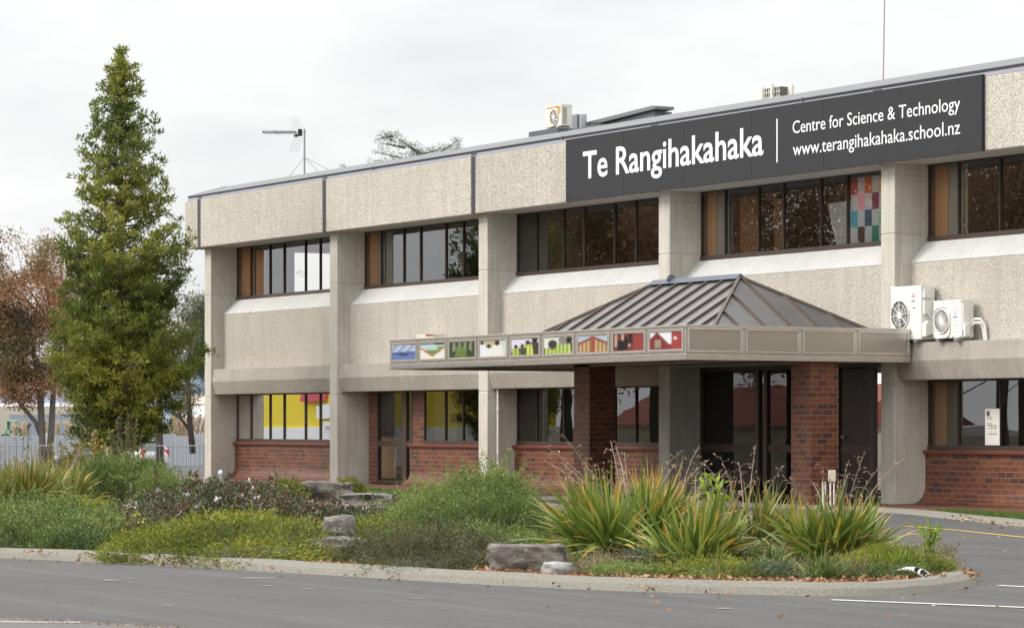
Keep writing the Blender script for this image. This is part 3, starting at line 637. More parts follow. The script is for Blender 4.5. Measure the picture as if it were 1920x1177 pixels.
b.box(cx0 + .08, cx1 - .08, cy0 + .08, cy1, 2.80, 2.84); b.build('canopy_soffit', plain('soffit_metal', (.24, .21, .18), .5, .2), cn)
b = MB(); b.box(cx0 + .1, cx1 - .1, cy0 + .10, cy0 + .4, 2.74, 2.795); b.box(cx0 + .1, cx1 - .1, cy0 + .7, cy0 + .78, 2.76, 2.798); b.box(cx0 + .1, cx1 - .1, -2.2, -2.1, 2.76, 2.798)
b.build('soffit_batten', plain('batten_metal', (.30, .27, .23), .5, .2), cn)
def pframe(mb, a, e, horiz, z0=2.87, z1=3.29, wd=.028, out=.012):
    if horiz:
        y = cy0
        mb.box(a, e, y - out, y - .001, z0, z0 + wd); mb.box(a, e, y - out, y - .001, z1 - wd, z1); mb.box(a, a + wd, y - out, y - .001, z0 + wd, z1 - wd); mb.box(e - wd, e, y - out, y - .001, z0 + wd, z1 - wd)
    else:
        x = cx1
        mb.box(x + .001, x + out, a, e, z0, z0 + wd); mb.box(x + .001, x + out, a, e, z1 - wd, z1); mb.box(x + .001, x + out, a, a + wd, z0 + wd, z1 - wd); mb.box(x + .001, x + out, e - wd, e, z0 + wd, z1 - wd)
mod = (cx1 - cx0) / 9
def ell(u, v, cx, cy, rx, ry): return ((u - cx) / rx) ** 2 + ((v - cy) / ry) ** 2 < 1
hsh = lambda u, v, s=1.0: (math.sin(u * 91.7 * s + v * 37.3) * math.sin(v * 71.3 * s - u * 53.1) * .5 + .5)
def pic0(u, v):
    if v > .52: return lin((120, 150, 195)) if hsh(u * .12, v * .3) > .45 else lin((195, 205, 220))
    if v > .36 and v < .44 + .06 * math.sin(u * 5) + (.03 if u > .7 else 0): return lin((52, 72, 125))
    if ell(u, v, .5, .34, .2, .09): return lin((38, 55, 98))
    return lin((78, 112, 180))
def pic1(u, v):
    if v > .86: return lin((60, 80, 60)) if u > .6 else lin((120, 160, 200))
    if v < .80 and v > .1 + abs(u - .5) * 1.1:
        if v < .2 + abs(u - .5) * 1.1: return lin((205, 85, 40))
        if v < .55: return lin((95, 150, 75))
        return lin((175, 205, 190)) if u < .7 else lin((110, 160, 80))
    return lin((225, 222, 215)) if v < .5 else lin((215, 225, 230))
def pic2(u, v):
    h = hsh(u * .4, v * .4)
    if abs(u - .45) < .22 and v < .7 and h > .5: return lin((130, 160, 60))
    if int(u * 9) % 2 and v > .4 and h > .4: return lin((150, 165, 130))
    return lin((35, 48, 28)) if h < .6 else lin((70, 90, 45))
def people(bg, figs):
    def f(u, v):
        for cx, hz, r, sk, cl, hair in figs:
            if ell(u, v, cx, hz + r * .35, r * .55, r * .75): return lin(hair)
            if ell(u, v, cx, hz, r * .5, r * .8): return lin(sk)
            if v < hz - r * .5 and abs(u - cx) < r * (1.0 + (hz - v) * .5): return lin(cl) if (int(u * 30) % 4 or cl[0] > 200 and cl[2] > 200) else lin((40, 40, 50))
        return bg(u, v)
    return f
pic3 = people(lambda u, v: lin((185, 175, 140)) if u < .75 else lin((195, 205, 200)), [(.08, .82, .12, (60, 45, 40), (225, 225, 235), (30, 25, 25)), (.34, .6, .14, (125, 85, 65), (225, 225, 220), (30, 22, 20)), (.66, .78, .17, (120, 80, 60), (228, 225, 215), (28, 20, 20)), (.15, .3, .18, (220, 205, 150), (222, 208, 160), (220, 205, 150))])
pic4 = people(lambda u, v: lin((205, 195, 225)) if hsh(u * .3, v * .3) > .4 else lin((240, 240, 245)), [(.16, .5, .13, (90, 60, 50), (180, 200, 60), (30, 22, 25)), (.4, .52, .13, (120, 85, 70), (60, 90, 50), (30, 22, 25)), (.6, .72, .15, (110, 75, 60), (215, 225, 70), (25, 20, 20)), (.86, .85, .2, (70, 50, 45), (60, 65, 45), (20, 18, 20))])
pic5 = people(lambda u, v: lin((215, 222, 212)) if v > .3 else lin((190, 205, 110)), [(.3, .5, .3, (90, 75, 65), (185, 215, 60), (60, 50, 48)), (.65, .7, .26, (150, 140, 140), (190, 215, 80), (130, 125, 128)), (.88, .75, .22, (80, 60, 55), (50, 45, 50), (30, 26, 28))])
def pic6(u, v):
    d = abs(u - .5)
    if d < .05 and v < .95: return lin((165, 60, 45))
    if v > .95 - d * .75: return lin((165, 190, 205))
    if v > .80 - d * .75: return lin((150, 55, 40)) if hsh(u, v) > .35 else lin((110, 35, 28))
    return lin((205, 165, 100)) if int(u * 22 + .3) % 3 else lin((105, 65, 35))
def pic7(u, v):
    if u > .66: return lin((165, 50, 45)) if hsh(u * .5, v * .5) > .3 else lin((105, 22, 22))
    if ell(u, v, .25, .3, .14, .35) or ell(u, v, .42, .45, .07, .42): return lin((22, 20, 24))
    if .5 < u < .62 and v > .4: return lin((30, 26, 28))
    return lin((200, 195, 165)) if int(u * 18) % 4 == 1 and v > .25 else lin((125, 35, 32))
def pic8(u, v):
    if u > .68:
        if ell(u, v, .8, .62, .05, .09): return lin((230, 215, 205))
        return lin((175, 45, 40)) if hsh(u * .4, v * .4) > .25 else lin((125, 22, 25))
    if v > 1.02 - abs(u - .22) * 1.9 and v > .3: return lin((225, 228, 235)) if v > .45 or u > .45 else lin((150, 35, 35))
    if abs(u - .25) < .1 and v < .55 and v > .1: return lin((200, 190, 150)) if int(u * 30) % 2 else lin((40, 25, 25))
    return lin((150, 35, 35)) if hsh(u * .6, v * .6) > .4 else lin((100, 22, 25))
def softpic(pf, u, v):                    # softened, slightly faded print
    acc = [0, 0, 0]
    for i in range(6):
        du = .028 * math.sin(i * 2.1 + u * 61 + v * 23); dv = .035 * math.cos(i * 1.7 + v * 57 - u * 31); c = pf(min(.99, max(.01, u + du)), min(.99, max(.01, v + dv)))
        for j in range(3): acc[j] += c[j] / 6
    k = .62 + .40 * hsh(u * .8 + .1, v * .9) + .34 * (hsh(u * 2.3 + .4, v * 2.1) - .5) + .12 * math.sin(u * 211.3 + v * 97.1); g = sum(acc) / 3
    return tuple((c * .8 + g * .2) * k for c in acc)
PN = ['lake and island', 'steaming green pool with orange rim', 'dark forest ferns', 'pupils in white coats', 'pupils in yellow vests', 'bent heads in yellow vests', 'carved red gable against sky', 'dark figures beside red carving', 'red carved house and face']
mphoto = mat_attr('printed_photo', .25)
for i, pf in enumerate([pic0, pic1, pic2, pic3, pic4, pic5, pic6, pic7, pic8]):
    a, e = cx0 + i * mod + .05, cx0 + (i + 1) * mod - .05; b = MB(); pframe(b, a, e, True, wd=.05, out=.02); o = b.build('photo_panel', M['trim'], cn, bevel=.005); o['label'] = 'photo panel showing ' + PN[i]
    painted('photo', 84, 50, (lambda u, v, pf=pf: softpic(pf, u, v)), ((a + .06, cy0 - .008, 2.925), (e - a - .12, 0, 0), (0, 0, .32), (0, .007, 0)), mphoto, o)
for i in range(4):
    m4 = (cy1 - cy0) / 4; a, e = cy0 + i * m4 + .045, cy0 + (i + 1) * m4 - .04; b = MB(); pframe(b, a, e, False, 2.86, 3.30, .035, .022); o = b.build('blank_panel', M['trim'], cn, bevel=.006); b = MB(); b.box(cx1 + .0005, cx1 + .004, a + .035, e - .035, 2.895, 3.265); b.build('panel_face', M['steel2'], o)
b = MB(); b.box(cx0 + .05, cx0 + 5.3, cy0 - .02, cy0 - .007, 2.735, 2.80)
for i in range(38): b.box(cx0 + .12 + i * .137, cx0 + .18 + i * .137, cy0 - .03, cy0 - .0205, 2.752, 2.785)
b.build('light_strip', M['galv'], cn)
# hipped roof: visible base corners measured at z 3.40
bx0, bx1, by0, by1, rz0, rz1 = 25.9, 32.4, -4.30, -.75, 3.30, 4.34; ra, rb, ym = 27.66, 30.63, -2.53
RV = [(bx0, by0, rz0), (bx1, by0, rz0), (bx1, by1, rz0), (bx0, by1, rz0), (ra, ym, rz1), (rb, ym, rz1)]
b = MB(); b.add(RV, [(0, 1, 5, 4), (1, 2, 5), (2, 3, 4, 5), (3, 0, 4)]); b.build('canopy_roof', M['croof'], cn)
def rib(mb, p, q, r=.022):
    p, q = Vector(p), Vector(q); d = (q - p).normalized(); u = d.cross(Vector((0, 0, 1))).normalized() * r; w2 = u.cross(d).normalized(); w2 = w2 if w2.z > 0 else -w2; w2 *= .05
    vs = [p - u, p + u, p + u + w2, p - u + w2, q - u, q + u, q + u + w2, q - u + w2]; mb.add(vs, [(0, 1, 2, 3), (7, 6, 5, 4), (0, 4, 5, 1), (1, 5, 6, 2), (2, 6, 7, 3), (3, 7, 4, 0)])
b = MB(); A0, A1 = Vector(RV[4]), Vector(RV[5])
for i in (0, 3): rib(b, RV[i], A0, .03)
for i in (1, 2): rib(b, RV[i], A1, .03)
nL = 12
for i in range(1, nL):
    x = bx0 + (bx1 - bx0) * i / nL
    for ys in (by0, by1):
        if x < ra: t = (x - bx0) / (ra - bx0)
        elif x > rb: t = (bx1 - x) / (bx1 - rb)
        else: t = 1
        rib(b, (x, ys, rz0), (x, ys + (ym - ys) * t, rz0 + (rz1 - rz0) * t), .020)
for i in range(1, 6):
    y = by0 + (by1 - by0) * i / 6; t = 1 - abs(y - ym) / abs(by0 - ym); t = min(1, max(0, t))
    rib(b, (bx1, y, rz0), (bx1 + (rb - bx1) * t, y, rz0 + (rz1 - rz0) * t), .020); rib(b, (bx0, y, rz0), (bx0 + (ra - bx0) * t, y, rz0 + (rz1 - rz0) * t), .020)
b.build('roof_rib', M['rib'], cn)
b = MB(); b.prism_x([(ym - .13, rz1 - .015), (ym, rz1 + .085), (ym + .13, rz1 - .015)], ra - .1, rb + .04); b.tube([(ra + .55, ym - .02, rz1 + .06), (ra + .62, ym - .02, rz1 + .09)], .09, 8); b.build('ridge_cap', plain('lead_ridge', (.10, .11, .14), .5, .3), cn)
for px in (23.93, 31.86):
    b = MB(); b.box(px, px + .63, -2.2, -1.57, .045, 2.80); b.build('brick_pillar', M['brickp'], cn)

# ================================================================== AIR CONDITIONERS
def dlogo(mb, cx, y, cz, s):          # three rhombs meeting at a point
    for a in (90, 210, 330):
        a1, a0, a2 = R(a), R(a - 30), R(a + 30); p = [(0, 0), (s * .52 * math.cos(a0), s * .52 * math.sin(a0)), (s * .9 * math.cos(a1), s * .9 * math.sin(a1)), (s * .52 * math.cos(a2), s * .52 * math.sin(a2))]
        mb.add([(cx + q[0], y, cz + q[1]) for q in p], [(0, 1, 2, 3)])
def fan(parent, cx, y, cz, r, spokes, square=False):
    b = MB(); b.disc((cx, y - .004, cz), r, seg=40); b.build('fan_opening', M['grill'], parent)
    b = MB()
    for k in range(5):
        a = k * 2 * math.pi / 5 + .3; b.add([(cx, y - .006, cz), (cx + r * .93 * math.cos(a), y - .008, cz + r * .93 * math.sin(a)), (cx + r * .9 * math.cos(a + .8), y - .005, cz + r * .9 * math.sin(a + .8))], [(0, 1, 2)])
    b.build('fan_blade', plain('fan_blade_grey', (.25, .24, .23), .5), parent)
    b = MB()
    for k in range(spokes):
        a = 2 * math.pi * k / spokes + .12; b.tube([(cx + .05 * math.cos(a), y - .022, cz + .05 * math.sin(a)), (cx + r * math.cos(a), y - .018, cz + r * math.sin(a))], .0045 if spokes > 10 else .008, 5)
    for rr in ((r * .4, r * .7, r) if spokes < 10 else (r * .5, r)):
        pts = [(cx + rr * math.cos(2 * math.pi * k / 28), y - .02, cz + rr * math.sin(2 * math.pi * k / 28)) for k in range(29)]; b.tube(pts, .004 if rr < r else .012, 5, cap=False)
    b.disc((cx, y - .026, cz), r * .27, seg=24); b.build('fan_guard', M['white'], parent)
def ac(name, label, x0, x1, y0, y1, z0, z1, fx, fr, spokes, mat='white', sticker=None, group=None, feet=True):
    t = thing(name, label, 'air conditioner', ((x0 + x1) / 2, (y0 + y1) / 2, z0), group)
    b = MB(); b.box(x0, x1, y0, y1, z0 + .05, z1); b.build('casing', M[mat], t, bevel=.02)
    b = MB(); b.box(x0 - .004, x1 + .004, y0 - .004, y1 + .004, z1 - .05, z1 + .006); b.build('lid', M[mat], t, bevel=.008)
    if feet:
        b = MB()
        for fx_ in (x0 + .12, x1 - .2): b.box(fx_, fx_ + .09, y0 - .03, y1 + .03, z0, z0 + .05)
        b.build('foot', M['galv'], t)
    fan(t, x0 + fx, y0, (z0 + .05 + z1) / 2 - .03, fr, spokes)
    return t
G1 = 'air conditioning units on the concrete ledge'
a1 = ac('air_conditioner', 'tall white outdoor air conditioner with round fan on the ledge beside the canopy', 32.03, 32.98, -.02, .31, 3.1, 4.16, .31, .275, 8, group=G1)
b = MB(); dlogo(b, 32.74, -.0235, 3.98, .065); b.build('logo', M['red'], a1)
b = MB(); b.box(32.68, 32.80, -.0235, -.0215, 3.885, 3.895); b.box(32.68, 32.80, -.0235, -.0215, 3.865, 3.875); b.box(32.72, 32.82, -.0235, -.0215, 3.74, 3.755); b.build('label_print', M['black'], a1)
b = MB(); b.box(32.981, 33.03, .02, .2, 3.93, 4.1); b.prism_z([(32.98, .02), (33.03, .02), (33.03, .2), (32.98, .2)], 3.62, 3.88); b.build('valve_cover', M['white'], a1, bevel=.01)
b = MB(); b.prism_x([(.0, 3.2), (.0, 3.44), (.06, 3.5), (.22, 3.5), (.22, 3.26)], 32.981, 33.1); b.build('pipe_cover', M['white'], a1, bevel=.01)
b = MB(); b.tube([(33.03, .12, 3.62), (33.1, .14, 3.55), (33.2, .2, 3.42), (33.25, .25, 3.3)], .02, 8); b.build('pipe', M['galv'], a1)
a2 = ac('air_conditioner', 'smaller white outdoor air conditioner with fine spoked fan, right of the tall one', 33.35, 34.2, -.02, .27, 3.1, 3.85, .275, .22, 36, group=G1)
b = MB(); pts = []
for k in range(33):
    a = 2 * math.pi * k / 32; c, s_ = math.cos(a), math.sin(a); pts.append((33.625 + .25 * (abs(c) ** .55) * (1 if c > 0 else -1), -.035, 3.445 + .285 * (abs(s_) ** .55) * (1 if s_ > 0 else -1)))
b.tube(pts, .011, 6, cap=False); b.build('fan_surround', M['white'], a2)
b = MB(); b.box(33.945, 34.085, -.0225, -.0212, 3.52, 3.69); b.build('sticker', plain('sticker_pale', (.66, .70, .78), .5), a2)
b = MB(); dlogo(b, 34.015, -.0245, 3.60, .045); b.box(33.96, 34.07, -.0245, -.023, 3.665, 3.675); b.build('logo', M['orange'], a2)
b = MB(); b.box(33.95, 34.08, -.0245, -.023, 3.53, 3.548); b.build('sticker_band', M['blue'], a2)
b = MB()
for i in range(9):
    zz = 3.2 + i * .065
    if not 3.48 < zz < 3.72: b.box(33.93, 34.13, -.0228, -.0212, zz, zz + .004)
b.build('louvre_line', M['grill'], a2)
b = MB(); b.box(34.201, 34.23, .0, .13, 3.28, 3.79); b.prism_x([(.0, 3.17), (.0, 3.4), (.12, 3.43), (.12, 3.2)], 34.231, 34.28); b.build('valve_cover', M['white'], a2, bevel=.008)
b = MB()
for q, dz in ((0, 0), (.05, -.07)): b.tube([(34.22, .17, 3.42 + dz), (34.32, .2, 3.50 + dz), (34.42, .25, 3.49 + dz), (34.48 - q, .3, 3.38 + dz), (34.49 - q, .33, 3.11)], .028, 8)
b.build('pipe', M['white'], a2)
b = MB()
for x in (33.37, 33.66, 33.95, 34.17):
    for z in (3.175, 3.825): b.tube([(x, -.03, z), (x, -.02, z)], .012, 6)
b.build('rusty_screw', M['rust'], a2)
b = MB(); b.box(31.95, 34.4, -.04, .03, 3.1, 3.115)
a3 = ac('air_conditioner', 'low aged white air conditioner half hidden behind the photo panels', 12.75, 13.62, -.02, .28, 3.1, 3.74, .3, .2, 8, mat='white2', group=G1)
b = MB(); b.box(13.25, 13.62, -.026, -.021, 3.70, 3.745); b.build('rust_stain', M['rust'], a3)
b = MB(); dlogo(b, 13.17, -.024, 3.62, .06); b.build('logo', M['red'], a3)
# roof units and fittings
rp = thing('roof_platform', 'dark grey box platform on the roof under an air conditioner', 'platform', (17, 2, 8.3))
b = MB(); b.box(16.05, 17.4, 1.25, 2.1, 8.30, 8.50); b.box(17.42, 18.9, 1.5, 1.9, 8.30, 8.46); b.build('platform_box', M['gutter'], rp, bevel=.01)
a4 = ac('air_conditioner', 'rust streaked white air conditioner standing on the roof platform', 16.50, 17.24, 1.45, 1.75, 8.51, 9.07, .42, .185, 10, mat='white2', group='air conditioning units on the roof')
b = MB(); b.box(16.6, 17.1, 1.4445, 1.449, 9.0, 9.04); b.box(17.05, 17.2, 1.4445, 1.449, 8.85, 9.03); b.build('rust_stain', plain('rust_streak', (.52, .33, .15), .8, var=.4, scale=15), a4)
b = MB()
for i in range(9): b.box(17.245, 17.25, 1.48, 1.6, 8.62 + i * .045, 8.635 + i * .045)
b.build('side_louvre', M['grill'], a4)
mo = thing('roof_monitor', 'raised grey roof section with overhanging sloped edge on the flat roof', 'roof structure', (17.5, 3, 8.3))
def slab(pts, y0, y1, mb): mb.add([(x, y0, z) for x, z in pts] + [(x, y1, z) for x, z in pts], [tuple(range(len(pts))), tuple(range(2 * len(pts) - 1, len(pts) - 1, -1))] + [(i, (i + 1) % len(pts), (i + 1) % len(pts) + len(pts), i + len(pts)) for i in range(len(pts))])
b = MB(); slab([(16.3, 8.3), (16.3, 8.70), (18.85, 8.84), (19.0, 8.3)], 3.0, 3.5, b); b.build('monitor_wall', M['roof'], mo)
b = MB(); slab([(15.4, 8.70), (15.4, 8.79), (18.99, 8.95), (19.1, 8.93), (19.1, 8.87)], 2.88, 3.4, b); b.build('monitor_roof', plain('monitor_edge_grey', (.17, .17, .18), .5), mo)
vb = thing('roof_vent', 'small dark vent cowl beside the raised roof section', 'vent', (16.1, 2.7, 8.3)); b = MB(); b.box(15.95, 16.2, 2.5, 2.78, 8.35, 8.98); b.build('vent_box', M['flash'], vb, bevel=.01); b = MB(); b.tube([(16.32, 2.6, 8.3), (16.32, 2.6, 8.96)], .09, 10); b.build('vent_pipe', M['galv'], vb)
b = MB(); b.tube([(15.9, 2.5, 8.75), (15.6, 2.3, 8.62), (15.2, 2.2, 8.66), (15.0, 2.0, 8.5)], .015, 5); single(b, 'roof_cable', M['black'], 'loose dark cable hanging between roof vent and roof unit', 'cable')
cg = thing('rooftop_unit', 'small pale caged condenser unit peeking over the right roof edge', 'air conditioner', (23.4, 3.4, 8.3), 'air conditioning units on the roof')
b = MB(); b.box(22.9, 23.27, 3.02, 3.06, 8.35, 8.985); b.box(22.9, 22.93, 3.06, 3.4, 8.35, 8.98); b.box(23.6, 23.66, 3.0, 3.06, 8.35, 9.0); b.box(23.86, 24.0, 3.3, 3.36, 8.35, 8.97); b.build('casing', M['white2'], cg)
b = MB(); b.box(23.27, 23.85, 3.1, 3.3, 8.35, 8.94); b.build('coil', M['grill'], cg)
b = MB()
for i in range(8): b.box(23.27 + i * .08, 23.282 + i * .08, 3.07, 3.08, 8.35, 8.96)
for i in range(5): b.box(23.27, 23.9, 3.062, 3.07, 8.5 + i * .11, 8.512 + i * .11)
b.tube([(23.62, 2.99, 8.85), (23.72, 2.99, 8.65)], .02, 6); b.build('cage', M['white2'], cg)
# aerial
ae = thing('tv_aerial', 'long yagi television aerial on a guyed roof mast', 'aerial', (.24, 3, 8.3))
b = MB(); b.tube([(.24, 3, 8.2), (.24, 3, 9.98)], .028, 8); b.build('mast', M['pole'], ae)
b = MB(); b.tube([(.3, 3, 9.88), (-2.6, 3, 10.12)], .009, 6)
for i in range(14):
    x = -2.5 + i * .165 if i > 4 else -2.5 + i * .2; zz = 9.905 - x * .083; b.tube([(x - .05, 2.95, zz + .07), (x, 3, zz), (x + .05, 3.06, zz - .07)], .007, 5); b.tube([(x - .02, 3, zz - .02), (x + .03, 3, zz + .02)], .018, 5)
b.box(-.38, -.24, 2.96, 3.04, 9.80, 9.87); b.box(-.07, -.03, 2.94, 3.06, 9.80, 10.0); b.build('boom', M['black'], ae)
b = MB()
for s_ in (1, -1):
    b = MB()
    for i in range(6): z = 9.88 + s_ * (.12 + i * .07); x = -.15 - i * .065; b.tube([(x, 2.86, z), (x, 3.14, z)], .0028, 4)
    for j in range(5): y = 2.86 + j * .07; b.tube([(-.15, y, 9.88 + s_ * .12), (-.475, y, 9.88 + s_ * .47)], .0028, 4)
    b.build('reflector', M['pole'], ae)
b = MB(); b.tube([(.24, 3, 9.17), (-1.3, 3.0, 8.45)], .007, 4); b.tube([(.24, 3, 9.17), (1.7, 3.0, 8.4)], .011, 4); b.tube([(.24, 3, 9.17), (.3, 4.8, 8.4)], .007, 4); b.build('guy_wire', M['pole'], ae)
b = MB(); b.tube([(27.72, 3, 8.3), (27.83, 3, 12.2)], .014, 6); single(b, 'radio_mast', plain('pinkish_mast', (.35, .27, .27), .5), 'thin bare whip mast rising from the roof above the sign', 'mast')

# ================================================================== PLANTS
R3, A3 = np.array([RT[0], RT[1], 0]), np.array([AX[0], AX[1], 0])      # directions used only to lay the bed out
g_ = lambda *c: tuple(x / 255 for x in c)
LM = dict(
    golden=mat_leaf('golden_juniper_leaf', [(0, (.035, .045, .010)), (.35, (.12, .15, .018)), (.75, (.24, .26, .028)), (1, (.36, .34, .045))], trans=.25),
    cot=mat_leaf('cotoneaster_leaf', [(0, (.04, .065, .018)), (.5, (.13, .185, .04)), (.85, (.24, .30, .08)), (1, (.36, .38, .11))], trans=.3),
    low=mat_leaf('low_shrub_leaf', [(0, (.045, .07, .02)), (.5, (.125, .175, .045)), (.85, (.21, .26, .07)), (1, (.31, .34, .09))], trans=.25),
    dark=mat_leaf('dark_juniper_leaf', [(0, (.032, .040, .014)), (.5, (.075, .085, .028)), (.85, (.13, .125, .05)), (1, (.19, .13, .07))], trans=.2),
    raph=mat_leaf('dark_leathery_leaf', [(0, (.035, .048, .022)), (.45, (.075, .10, .045)), (.66, (.13, .15, .075)), (.74, (.15, .06, .035)), (1, (.24, .10, .06))], trans=.1, rough=.4, island=.7),
    conifer=mat_leaf('conifer_leaf', [(0, (.040, .062, .016)), (.33, (.11, .15, .028)), (.63, (.20, .235, .038)), (.87, (.34, .34, .05)), (1, (.50, .41, .075))], trans=.3, island=.4),
    autumn=mat_leaf('autumn_leaf', [(0, (.13, .14, .05)), (.25, (.22, .18, .08)), (.5, (.40, .24, .12)), (.8, (.56, .30, .18)), (1, (.58, .42, .24))], trans=.4, island=.3),
    autumn_green=mat_leaf('turning_leaf', [(0, (.06, .075, .02)), (.5, (.12, .12, .035)), (.8, (.22, .15, .05)), (1, (.32, .17, .07))], trans=.3, island=.5),
    cedar=mat_leaf('cedar_needle', [(0, (.05, .075, .045)), (.6, (.10, .13, .085)), (1, (.16, .18, .12))], trans=.15),
    flax=mat_leaf('flax_leaf', [(0, (.07, .11, .02)), (.4, (.16, .23, .04)), (.75, (.27, .34, .07)), (.95, (.40, .42, .10)), (1, (.55, .33, .05))], tip=(.52, .30, .05), tipstart=.98, trans=.25, rough=.38, island=.85),
    flax2=mat_leaf('pale_flax_leaf', [(0, (.12, .15, .035)), (.5, (.22, .25, .06)), (.9, (.33, .31, .09)), (1, (.45, .33, .10))], tip=(.48, .33, .09), tipstart=1.0, trans=.25, rough=.42, island=.85),
    dead=mat_leaf('dead_strap_leaf', [(0, (.16, .11, .07)), (.6, (.27, .20, .13)), (1, (.38, .29, .19))], trans=.1, rough=.8),
    pod=mat_leaf('dry_seed_pod', [(0, (.20, .11, .07)), (.6, (.36, .23, .15)), (1, (.48, .36, .26))], trans=.15, rough=.8),
    bright=mat_leaf('bright_green_leaf', [(0, (.14, .22, .02)), (.6, (.26, .38, .04)), (1, (.42, .46, .06))], trans=.4, rough=.4),
    vine=mat_leaf('yellowing_vine_leaf', [(0, (.10, .13, .04)), (.45, (.20, .21, .05)), (.75, (.40, .26, .05)), (1, (.55, .25, .05))], trans=.35, island=.8),
    sage=mat_leaf('grey_green_leaf', [(0, (.06, .09, .04)), (1, (.16, .20, .11))], trans=.2),
    flower=mat_leaf('pink_white_petal', [(0, (.65, .42, .50)), (1, (.85, .78, .82))], trans=.3),
    yflower=mat_leaf('yellow_petal', [(0, (.8, .60, .02)), (1, (.9, .75, .05))], trans=.2),
    grass=mat_leaf('lawn_grass_blade', [(0, (.05, .09, .015)), (.6, (.10, .17, .03)), (1, (.19, .24, .06))], trans=.3),
    litter=mat_leaf('fallen_dry_leaf', [(0, (.15, .07, .035)), (.5, (.30, .155, .08)), (.85, (.44, .25, .14)), (1, (.52, .37, .24))], trans=.1, rough=.85, island=1.0),
    pampas=mat_leaf('pampas_plume', [(0, (.46, .36, .24)), (1, (.66, .56, .42))], trans=.3, rough=.9),
)
BARK = mat_bark('grey_bark', (.09, .08, .065), (.21, .19, .16)); DBARK = mat_bark('dark_bark', (.05, .042, .035), (.12, .10, .08))
CORE = plain('core_shade_colour', (.030, .032, .014), .95, var=.5, scale=10)  # near-black colour that stands in for the shade inside a shrub
def sprays(P, D, ln, m, lL, lW, spread, tint, jit=.01):
    n = len(P); D = unit(D); t = (np.arange(m) + .6) / m
    PP = P[:, None, :] + D[:, None, :] * (t * 1.0)[None, :, None] * np.broadcast_to(ln, (n,))[:, None, None] + rng.normal(size=(n, m, 3)) * jit
    DD = D[:, None, :] + rng.normal(size=(n, m, 3)) * spread
    N_ = n * m; V, Fq, uv = leaf_arrays(PP.reshape(-1, 3), DD.reshape(-1, 3), lL * rng.uniform(.7, 1.25, N_), lW * rng.uniform(.8, 1.2, N_))
    return V, Fq, uv, np.repeat(np.repeat(tint, m), 4)
def clump_noise(P, s):
    a = np.sin(P[:, 0] * s + 1.3) * np.sin(P[:, 1] * s * 1.1 + .7) + np.sin(P[:, 2] * s * 1.7 + P[:, 0] * s * .6); return (a + 2) / 4
def lobes_points(lobes, n, up=.0, seed=0):
    """points on the outside of a union of domes (centre, right, deep, height)"""
    Ps, Ns = [], []; tot = sum((l[1] + l[2]) * l[3] + l[1] * l[2] for l in lobes)
    for li, (c, a, b, h) in enumerate(lobes):
        k = int(n * ((a + b) * h + a * b) / tot); ph = rng.uniform(0, 2 * math.pi, k); s = rng.uniform(0.0, 1, k) ** .8; cs = np.sqrt(1 - s * s)
        lump = 1 + .10 * np.sin(ph * 5 + li) * np.sin(s * 6 + 1) + .07 * np.sin(ph * 11 + s * 9) + rng.normal(size=k) * .035
        x, y, z = a * cs * np.cos(ph) * lump, b * cs * np.sin(ph) * lump, h * s * lump
        P = np.array(c)[None] + x[:, None] * R3 + y[:, None] * A3 + z[:, None] * np.array([0, 0, 1.])
        Nn = (np.cos(ph) * cs / a)[:, None] * R3 + (np.sin(ph) * cs / b)[:, None] * A3 + (s / h)[:, None] * np.array([0, 0, 1.]); Nn = unit(Nn)
        keep = np.ones(k, bool)
        for lj, (c2, a2, b2, h2) in enumerate(lobes):
            if lj != li:
                d = P - np.array(c2); q = (d @ R3 / a2) ** 2 + (d @ A3 / b2) ** 2 + (d[:, 2] / h2) ** 2; keep &= q > .8
        Ps.append(P[keep]); Ns.append(Nn[keep])
    return np.concatenate(Ps), np.concatenate(Ns)
def core(lobes, parent, sc=.86, mat=None):
    b = MB()
    for c, a, bb, h in lobes:
        n, m = 18, 7; vs = []
        for j in range(m + 1):
            e = j / m * math.pi / 2
            for i in range(n):
                ph = 2 * math.pi * i / n; q = sc * (1 + .06 * math.sin(ph * 3 + j)); p = np.array(c) + R3 * a * q * math.cos(e) * math.cos(ph) + A3 * bb * q * math.cos(e) * math.sin(ph) + np.array([0, 0, h * q * math.sin(e)]); vs.append(tuple(p))
        b.add(vs, [(j * n + i, j * n + (i + 1) % n, (j + 1) * n + (i + 1) % n, (j + 1) * n + i) for j in range(m) for i in range(n)])
    return b.build('shade_core', mat or CORE, parent, smooth=True)  # added dark dome that blocks see-through and paints the inner shade
def lobe(px, Z, hwpx, deep, pytop, z0=.05):
    c = at(px, Z, z0); return (tuple(c), hwpx * Z / F_PX, deep, max(.12, zt(pytop, Z) - z0))
def clumpy(lobes, k, rf):
    out_ = list(lobes)
    for c, a, b, h in lobes:
        for i in range(k):
            ph = random.uniform(0, 6.28); e = random.uniform(.1, 1.25); q = np.array(c) + (R3 * a * math.cos(ph) + A3 * b * math.sin(ph)) * math.cos(e) * .82; f = rf * random.uniform(.7, 1.3); zc = h * math.sin(e) * .82
            q[2] += max(0, zc - .1); r = min(a, b) * f; out_.append((tuple(q), r, r, max(.1, min(h, r * 1.3) * .75)))
    return out_
